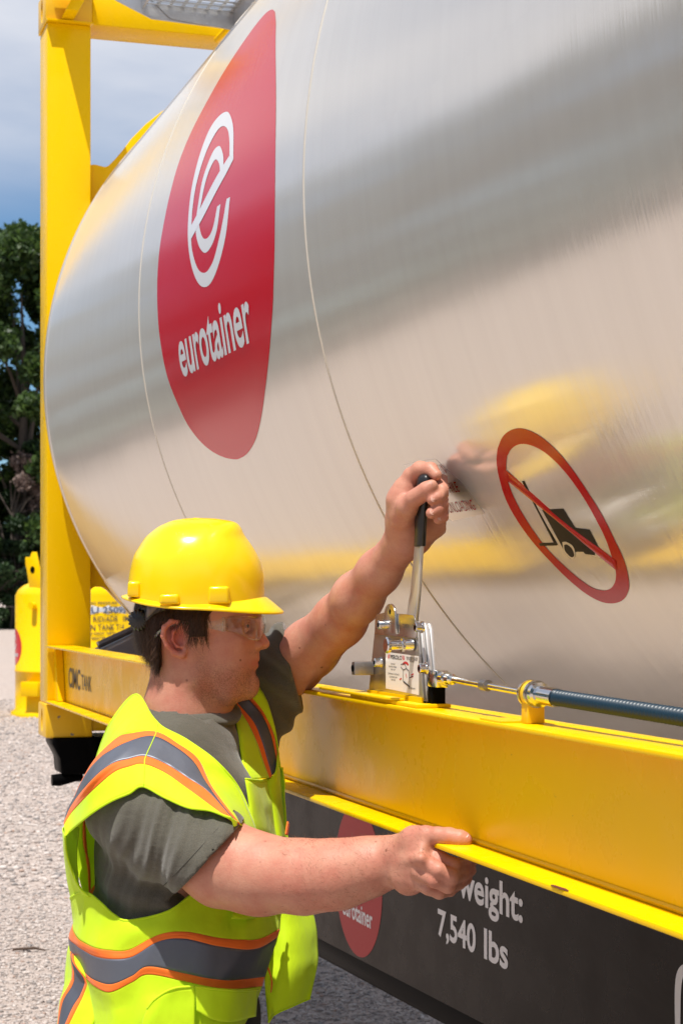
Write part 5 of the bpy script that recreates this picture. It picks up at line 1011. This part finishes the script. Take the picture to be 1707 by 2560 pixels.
# --- hi-vis vest, panel by panel; coordinates read off the photograph's crop
def vestmat(name, c, c2, tl=.30):
    m = Mat(name, c, .75); n1 = m.noise(7, detail=3); cc_ = m.mix(m.math('MULTIPLY', n1, .3), c, c2); m.base(cc_); w1 = m.n('TexWave', Scale=900.0); m.l(m.co(), w1.inputs['Vector']); b = m.bump(m.noise(9, m.co((1.5, 1.5, .7)), 4, .55), .32, .018); m.bump(m.noise(1400, detail=1), .15, .0004, b)
    tr = m.n('BsdfTranslucent'); m.l(cc_, tr.inputs[0]); mx = m.n('MixShader'); mx.inputs[0].default_value = tl; o = m.t.nodes['Material Output']; m.l(m.b.outputs[0], mx.inputs[1]); m.l(tr.outputs[0], mx.inputs[2]); m.l(mx.outputs[0], o.inputs[0]); m.b.inputs['Sheen Weight'].default_value = .15; return m.m
M['lime'] = vestmat('lime_fabric', (.74, .97, .004), (.62, .90, .003)); M['orange'] = vestmat('orange_trim', (.96, .19, .012), (.92, .13, .01), .15)
def tapemat():
    m = Mat('grey_reflective_tape', (.13, .14, .165), .42, .25); m.base(m.mix(m.noise(5, detail=3), (.085, .10, .14), (.13, .135, .155))); b = m.bump(m.noise(10, m.co((2, 2, .6)), 3), .2, .008); m.bump(m.noise(1500), .12, .0003, b); return m.m
M['tape'] = tapemat()
k5 = lambda l, dd=None: np.array([pt(140 + p[0] * .4592, 1700 + p[1] * .4592, p[2] if len(p) > 2 else dd) for p in l])
vest = plink('vest', npmesh('vest', np.zeros((0, 3)), np.zeros((0, 3), int)), None) if 0 else None
vroot = bpy.data.objects.new('safety_vest', None); sc.collection.objects.link(vroot); vroot.parent = person; vroot.empty_display_size = .1
CL = np.array([.262, -3.12, CZ])
def clear(G, gap=.009):
    """ease the cloth outwards where the shirt underneath would come through"""
    G0 = G
    for it in range(26):
        i = np.round((G - sf_.lo) / sf_.h).astype(int); ok = ((i >= 0) & (i < sf_.n)).all(-1); i = np.clip(i, 0, sf_.n - 1); d = np.where(ok, sf_.a[i[..., 0], i[..., 1], i[..., 2]], .5)
        mv = np.clip(gap - d, 0, .012)
        if mv.max() <= .0005: break
        for _ in range(2): mv = np.maximum(mv, (np.roll(mv, 1, 0) + np.roll(mv, -1, 0) + np.roll(mv, 1, 1) + np.roll(mv, -1, 1)) / 4 * .95)
        t = CL - G; G = G + t / np.linalg.norm(t, axis=-1)[..., None] * mv[..., None]
    S = np.linalg.norm(G - G0, axis=-1)
    def bl(S): q = np.pad(S, 1, mode='edge'); return (q[1:-1, 1:-1] * 2 + q[:-2, 1:-1] + q[2:, 1:-1] + q[1:-1, :-2] + q[1:-1, 2:]) / 6
    for _ in range(10): S = np.maximum(bl(bl(S)), S * .97)
    for _ in range(6): S = bl(S)
    t = CL - G0; return G0 + t / np.linalg.norm(t, axis=-1)[..., None] * S[..., None]
def sheet(curves, bands, nu=70, dens=9, amp=.0035, seed=1, freq=22, piping=None, free=False):
    """curves: rows of stations; bands: one (name, material) per gap between rows"""
    C_ = np.array([crs(c, nu) for c in curves]); m = len(curves); G = crs(C_, (m - 1) * dens + 1)
    du = np.gradient(G, axis=0); dv = np.gradient(G, axis=1); nr = np.cross(du, dv); nr /= np.linalg.norm(nr, axis=-1)[..., None] + 1e-9
    G = G + nr * (amp * wob(G, freq, seed))[..., None] + nr * (amp * 1.1 * (1 - 2.2 * np.abs(wob(G, freq * .55, seed + 3)))[..., None].clip(-.4, 1) ** 3) + nr * (amp * .45 * wob(G, freq * 2.6, seed + 7))[..., None]
    if not free: G = clear(G)
    i = 0
    while i < m - 1:
        j = i
        while j + 1 < m - 1 and bands[j + 1] == bands[i]: j += 1
        sub = G[i * dens:(j + 1) * dens + 1]; nm, mt = bands[i]
        plo(sub + (nr[i * dens:(j + 1) * dens + 1] * 0), nm, M[mt], vroot, False, .0016 if mt == 'lime' else .0024)
        i = j + 1
    for side in (piping or []):
        e = G[0] if side == 0 else G[-1]; b = MB(); b.tube([tuple(p) for p in e], .0022, 6, True); plink('edge_binding', b.mesh('edge_binding'), M['lime'], vroot)
    return G
LP, OT, RT_ = ('vest_panel', 'lime'), ('orange_trim', 'orange'), ('reflective_tape', 'tape')
Nn = k5([(110, 800, 3.28), (140, 650, 3.27), (215, 455, 3.25), (303, 238, 3.20), (437, 80, 3.215), (548, 240, 3.085), (720, 335, 3.03), (880, 455, 3.01), (1010, 615, 3.02), (1112, 890, 3.03)])
O1 = k5([(66, 780, 3.17), (98, 655, 3.17), (190, 470, 3.15), (320, 335, 3.10), (430, 292, 3.055), (543, 285, 3.035), (655, 345, 3.00), (768, 430, 2.985), (850, 585, 2.975), (1003, 785, 2.98)])
O2 = k5([(54, 775, 3.10), (90, 660, 3.12), (175, 505, 3.10), (315, 380, 3.06), (425, 328, 3.02), (535, 312, 3.0), (640, 360, 2.985), (745, 445, 2.975), (828, 575, 2.97), (996, 786, 2.975)])
O3 = k5([(50, 772, 3.06), (88, 680, 3.05), (182, 562, 3.02), (305, 465, 2.985), (400, 435, 2.965), (487, 420, 2.955), (600, 462, 2.95), (720, 535, 2.95), (835, 612, 2.955), (985, 778, 2.965)])
O4 = k5([(48, 792, 3.04), (98, 705, 3.03), (200, 605, 3.0), (315, 510, 2.965), (400, 475, 2.95), (480, 460, 2.942), (598, 508, 2.935), (720, 592, 2.935), (845, 680, 2.945), (972, 768, 2.96)])
Aa = k5([(52, 852, 3.0), (108, 795, 2.975), (205, 722, 2.945), (312, 655, 2.930), (400, 617, 2.925), (475, 580, 2.922), (600, 642, 2.912), (720, 690, 2.908), (845, 705, 2.92), (950, 745, 2.95)])
GU = sheet([Nn, O1, O2, O3, O4, Aa], [LP, OT, RT_, OT, LP], 110, 8, .0022, 3, 20, (0, 1))
b = MB(); b.tube([tuple(p + np.array([0, -.0016, .0006])) for p in GU[:, 61]], .0009, 5); plink('shoulder_seam', b.mesh('shoulder_seam'), M['lime'], vroot)
# front strap behind the forearm, down to the lower body
fs1 = k5([(950, 745, 2.95), (985, 900, 2.985), (990, 1100, 3.0), (960, 1300, 2.99)]); fs2 = k5([(1030, 800, 2.985), (1050, 900, 3.0), (1070, 1100, 3.02), (1070, 1300, 3.02)]); fs3 = k5([(1112, 890, 3.03), (1135, 980, 3.05), (1170, 1100, 3.08), (1222, 1262, 3.10)])
sheet([fs1, fs2, fs3], [LP, LP], 30, 8, .003, 5, 18, (1,))
# back edge of the armhole
L0 = k5([(120, 800, 3.25), (110, 900, 3.25), (110, 1000, 3.25), (120, 1100, 3.25), (150, 1210, 3.25)]); L1 = k5([(44, 795, 3.10), (38, 870, 3.10), (41, 960, 3.10), (56, 1080, 3.10), (80, 1200, 3.10)]); L2 = k5([(50, 850, 3.0), (62, 945, 3.02), (88, 1045, 3.03), (128, 1130, 3.03), (180, 1180, 3.02)])
sheet([L0, L1, L2], [LP, LP], 50, 8, .0018, 6, 20, (1,))
# inside of the far back panel seen through the armhole
I0 = k5([(85, 760, 3.26), (95, 900, 3.26), (120, 1050, 3.26), (170, 1200, 3.24)]); I1 = k5([(150, 740, 3.27), (148, 880, 3.27), (178, 1020, 3.27), (185, 1180, 3.25)]); I2 = k5([(160, 740, 3.272), (165, 880, 3.272), (182, 1010, 3.272), (192, 1170, 3.252)]); I3 = k5([(260, 700, 3.30), (262, 860, 3.30), (265, 1010, 3.30), (300, 1180, 3.28)])
sheet([I0, I1, I2, I3], [LP, OT, LP], 30, 6, .003, 8, 25, None, True)
J = [k5([(165, 1172, 3.20), (205, 1125, 3.21), (262, 1055, 3.22)]), k5([(215, 1205, 3.16), (255, 1165, 3.18), (300, 1110, 3.20)])]; sheet(J, [OT], 16, 6, .001, 9, 22, None, True)
# lower body: rows from the armhole down to the hem
T = k5([(150, 1180, 3.22), (80, 1190, 3.11), (150, 1155, 3.035), (232, 1213, 3.0), (310, 1278, 2.985), (400, 1308, 2.975), (610, 1257, 2.975), (770, 1150, 2.985), (930, 1090, 3.01), (1090, 1090, 3.05), (1226, 1250, 3.11)])
T2 = k5([(150, 1250, 3.22), (92, 1290, 3.12), (145, 1270, 3.04), (225, 1335, 3.0), (300, 1372, 2.98), (410, 1385, 2.965), (590, 1320, 2.965), (740, 1270, 2.975), (910, 1260, 2.99), (1090, 1260, 3.03), (1215, 1310, 3.10)])
M1 = k5([(170, 1360, 3.22), (98, 1330, 3.13), (108, 1402, 3.05), (180, 1450, 3.0), (275, 1470, 2.975), (400, 1470, 2.965), (560, 1382, 2.955), (700, 1368, 2.955), (900, 1404, 2.965), (1090, 1413, 3.01), (1210, 1354, 3.09)])
M2 = k5([(170, 1400, 3.22), (78, 1400, 3.13), (106, 1448, 3.05), (182, 1500, 3.0), (285, 1519, 2.97), (415, 1508, 2.96), (555, 1425, 2.95), (700, 1408, 2.95), (890, 1450, 2.96), (1080, 1464, 3.005), (1196, 1396, 3.085)])
M3 = k5([(170, 1470, 3.22), (80, 1466, 3.12), (135, 1580, 3.05), (200, 1632, 3.0), (300, 1657, 2.965), (415, 1612, 2.955), (505, 1560, 2.95), (700, 1597, 2.945), (850, 1627, 2.95), (1000, 1633, 2.985), (1128, 1612, 3.07)])
M4 = k5([(170, 1490, 3.22), (84, 1492, 3.12), (138, 1606, 3.05), (205, 1667, 3.0), (295, 1699, 2.965), (415, 1645, 2.955), (505, 1603, 2.95), (700, 1640, 2.945), (850, 1671, 2.95), (1000, 1681, 2.985), (1116, 1664, 3.065)])
B0 = k5([(170, 1600, 3.22), (120, 1600, 3.12), (160, 1700, 3.05), (230, 1760, 3.0), (310, 1780, 2.965), (420, 1745, 2.955), (520, 1700, 2.945), (700, 1740, 2.94), (850, 1760, 2.945), (990, 1770, 2.98), (1092, 1745, 3.06)])
B1 = k5([(120, 1800, 3.22), (90, 1830, 3.12), (150, 1870, 3.05), (230, 1880, 3.0), (320, 1885, 2.96), (430, 1880, 2.95), (540, 1860, 2.935), (700, 1870, 2.93), (850, 1870, 2.935), (980, 1870, 2.97), (1066, 1860, 3.05)])
B2 = k5([(60, 2300, 3.22), (10, 2300, 3.12), (60, 2310, 3.04), (180, 2320, 3.0), (300, 2325, 2.96), (430, 2325, 2.94), (550, 2325, 2.93), (700, 2330, 2.925), (850, 2330, 2.93), (960, 2330, 2.97), (1040, 2330, 3.05)])
sheet([T, T2, M1, M2, M3, M4, B0, B1, B2], [LP, LP, OT, RT_, OT, LP, LP, LP], 120, 8, .0042, 12, 17, (0,))
# lower pocket, a patch lying on the panel
pk0 = k5([(500, 1790, 2.925), (545, 1735, 2.92), (640, 1680, 2.915), (757, 1668, 2.915)]); pk1 = k5([(470, 1880, 2.925), (560, 1880, 2.915), (660, 1880, 2.91), (755, 1880, 2.91)]); pk2 = k5([(455, 2100, 2.93), (560, 2100, 2.92), (660, 2100, 2.915), (750, 2100, 2.915)])
sheet([pk0, pk1, pk2], [LP, LP], 30, 8, .002, 14, 22, (0,))
pk0 = k5([(760, 1670, 2.915), (860, 1682, 2.92), (980, 1690, 2.945), (1105, 1690, 3.03)]); pk1 = k5([(765, 1800, 2.91), (860, 1850, 2.915), (980, 1860, 2.945), (1080, 1830, 3.03)]); sheet([pk0, pk1], [LP], 30, 12, .002, 15, 22, (0,))
# back stripe running down at the lower left
z7 = lambda l: np.array([pt(p[0] * .2806, 1900 + p[1] * .2806, p[2]) for p in l])
y0_ = z7([(660, 1560, 3.2), (612, 1680, 3.14), (588, 1850, 3.13), (558, 2040, 3.12), (528, 2170, 3.11), (505, 2420, 3.1)]); o1 = z7([(664, 1600, 3.18), (634, 1710, 3.10), (648, 1870, 3.08), (618, 2000, 3.08), (538, 2160, 3.08), (510, 2425, 3.08)])
o2 = z7([(665, 1620, 3.17), (638, 1740, 3.085), (668, 1890, 3.065), (648, 2010, 3.065), (562, 2165, 3.065), (515, 2430, 3.06)]); o3 = z7([(670, 1640, 3.15), (655, 1770, 3.07), (748, 1950, 3.045), (722, 2085, 3.045), (648, 2210, 3.045), (548, 2440, 3.04)])
o4 = z7([(675, 1650, 3.14), (665, 1790, 3.06), (766, 1965, 3.035), (748, 2085, 3.035), (682, 2225, 3.03), (568, 2460, 3.03)]); y5 = z7([(800, 1750, 3.08), (840, 1880, 3.05), (900, 2000, 3.02), (890, 2120, 3.02), (860, 2280, 3.01), (760, 2480, 3.0)])
sheet([y0_, o1, o2, o3, o4, y5], [LP, OT, RT_, OT, LP], 50, 6, .0015, 17, 22)
# far front panel with its stripe and pocket
E0 = k5([(945, 95, 3.30), (983, 240, 3.28), (1002, 350, 3.27), (1016, 450, 3.26), (1030, 540, 3.25)]); S1 = k5([(975, 128, 3.295), (1045, 238, 3.27), (1096, 350, 3.255), (1130, 450, 3.245), (1160, 532, 3.235)]); S2 = k5([(985, 120, 3.295), (1075, 228, 3.27), (1120, 332, 3.255), (1148, 430, 3.245), (1174, 522, 3.235)])
S3_ = k5([(1032, 82, 3.31), (1122, 190, 3.29), (1168, 290, 3.275), (1190, 390, 3.265), (1198, 490, 3.255)]); S4 = k5([(1045, 70, 3.315), (1136, 180, 3.30), (1183, 283, 3.29), (1201, 385, 3.28), (1206, 480, 3.27)]); E1 = k5([(1085, 0, 3.36), (1155, 128, 3.34), (1195, 258, 3.33), (1214, 370, 3.31), (1228, 480, 3.30)])
sheet([E0, S1, S2, S3_, S4, E1], [LP, OT, RT_, OT, LP], 50, 6, .0018, 19, 22, (0,))
Q0 = k5([(1030, 540, 3.25), (1130, 548, 3.235), (1190, 520, 3.25), (1228, 480, 3.30)]); Q1 = k5([(1062, 740, 3.22), (1135, 735, 3.21), (1200, 732, 3.23), (1256, 725, 3.28)]); Q2 = k5([(1100, 890, 3.20), (1160, 890, 3.19), (1215, 890, 3.21), (1268, 880, 3.26)]); Q3 = k5([(1150, 1200, 3.16), (1240, 1200, 3.15), (1320, 1210, 3.17), (1398, 1240, 3.22)])
Q4 = k5([(1150, 1480, 3.14), (1250, 1480, 3.13), (1340, 1480, 3.15), (1421, 1470, 3.20)]); Q5 = k5([(1140, 1640, 3.13), (1230, 1620, 3.12), (1320, 1610, 3.14), (1398, 1600, 3.19)]); Q6 = k5([(1160, 1862, 3.13), (1200, 1812, 3.12), (1285, 1768, 3.14), (1370, 1730, 3.18)])
sheet([Q0, Q1, Q2, Q3, Q4, Q5, Q6], [LP] * 6, 40, 8, .0045, 21, 18, (0, 1))
p0 = k5([(1130, 556, 3.225), (1160, 545, 3.225), (1195, 500, 3.235), (1208, 400, 3.27)]); p1 = k5([(1150, 660, 3.215), (1180, 650, 3.215), (1215, 640, 3.24), (1235, 620, 3.28)]); p2_ = k5([(1205, 890, 3.20), (1225, 880, 3.21), (1245, 875, 3.23), (1262, 870, 3.25)]); sheet([p0, p1, p2_], [LP, LP], 24, 8, .0015, 23, 22, (0,))
sl = [k5([(1140, 1550, 3.10), (1158, 1590, 3.10), (1172, 1640, 3.10), (1170, 1700, 3.11)]), k5([(1152, 1552, 3.10), (1170, 1600, 3.10), (1178, 1650, 3.10), (1172, 1702, 3.11)])]; sheet(sl, [OT], 14, 4, .0005, 24)
sl = [k5([(1250, 840, 3.19), (1256, 800, 3.20), (1262, 770, 3.21)]), k5([(1262, 845, 3.20), (1268, 810, 3.21), (1270, 785, 3.22)])]; sheet(sl, [OT], 14, 4, .0005, 25)
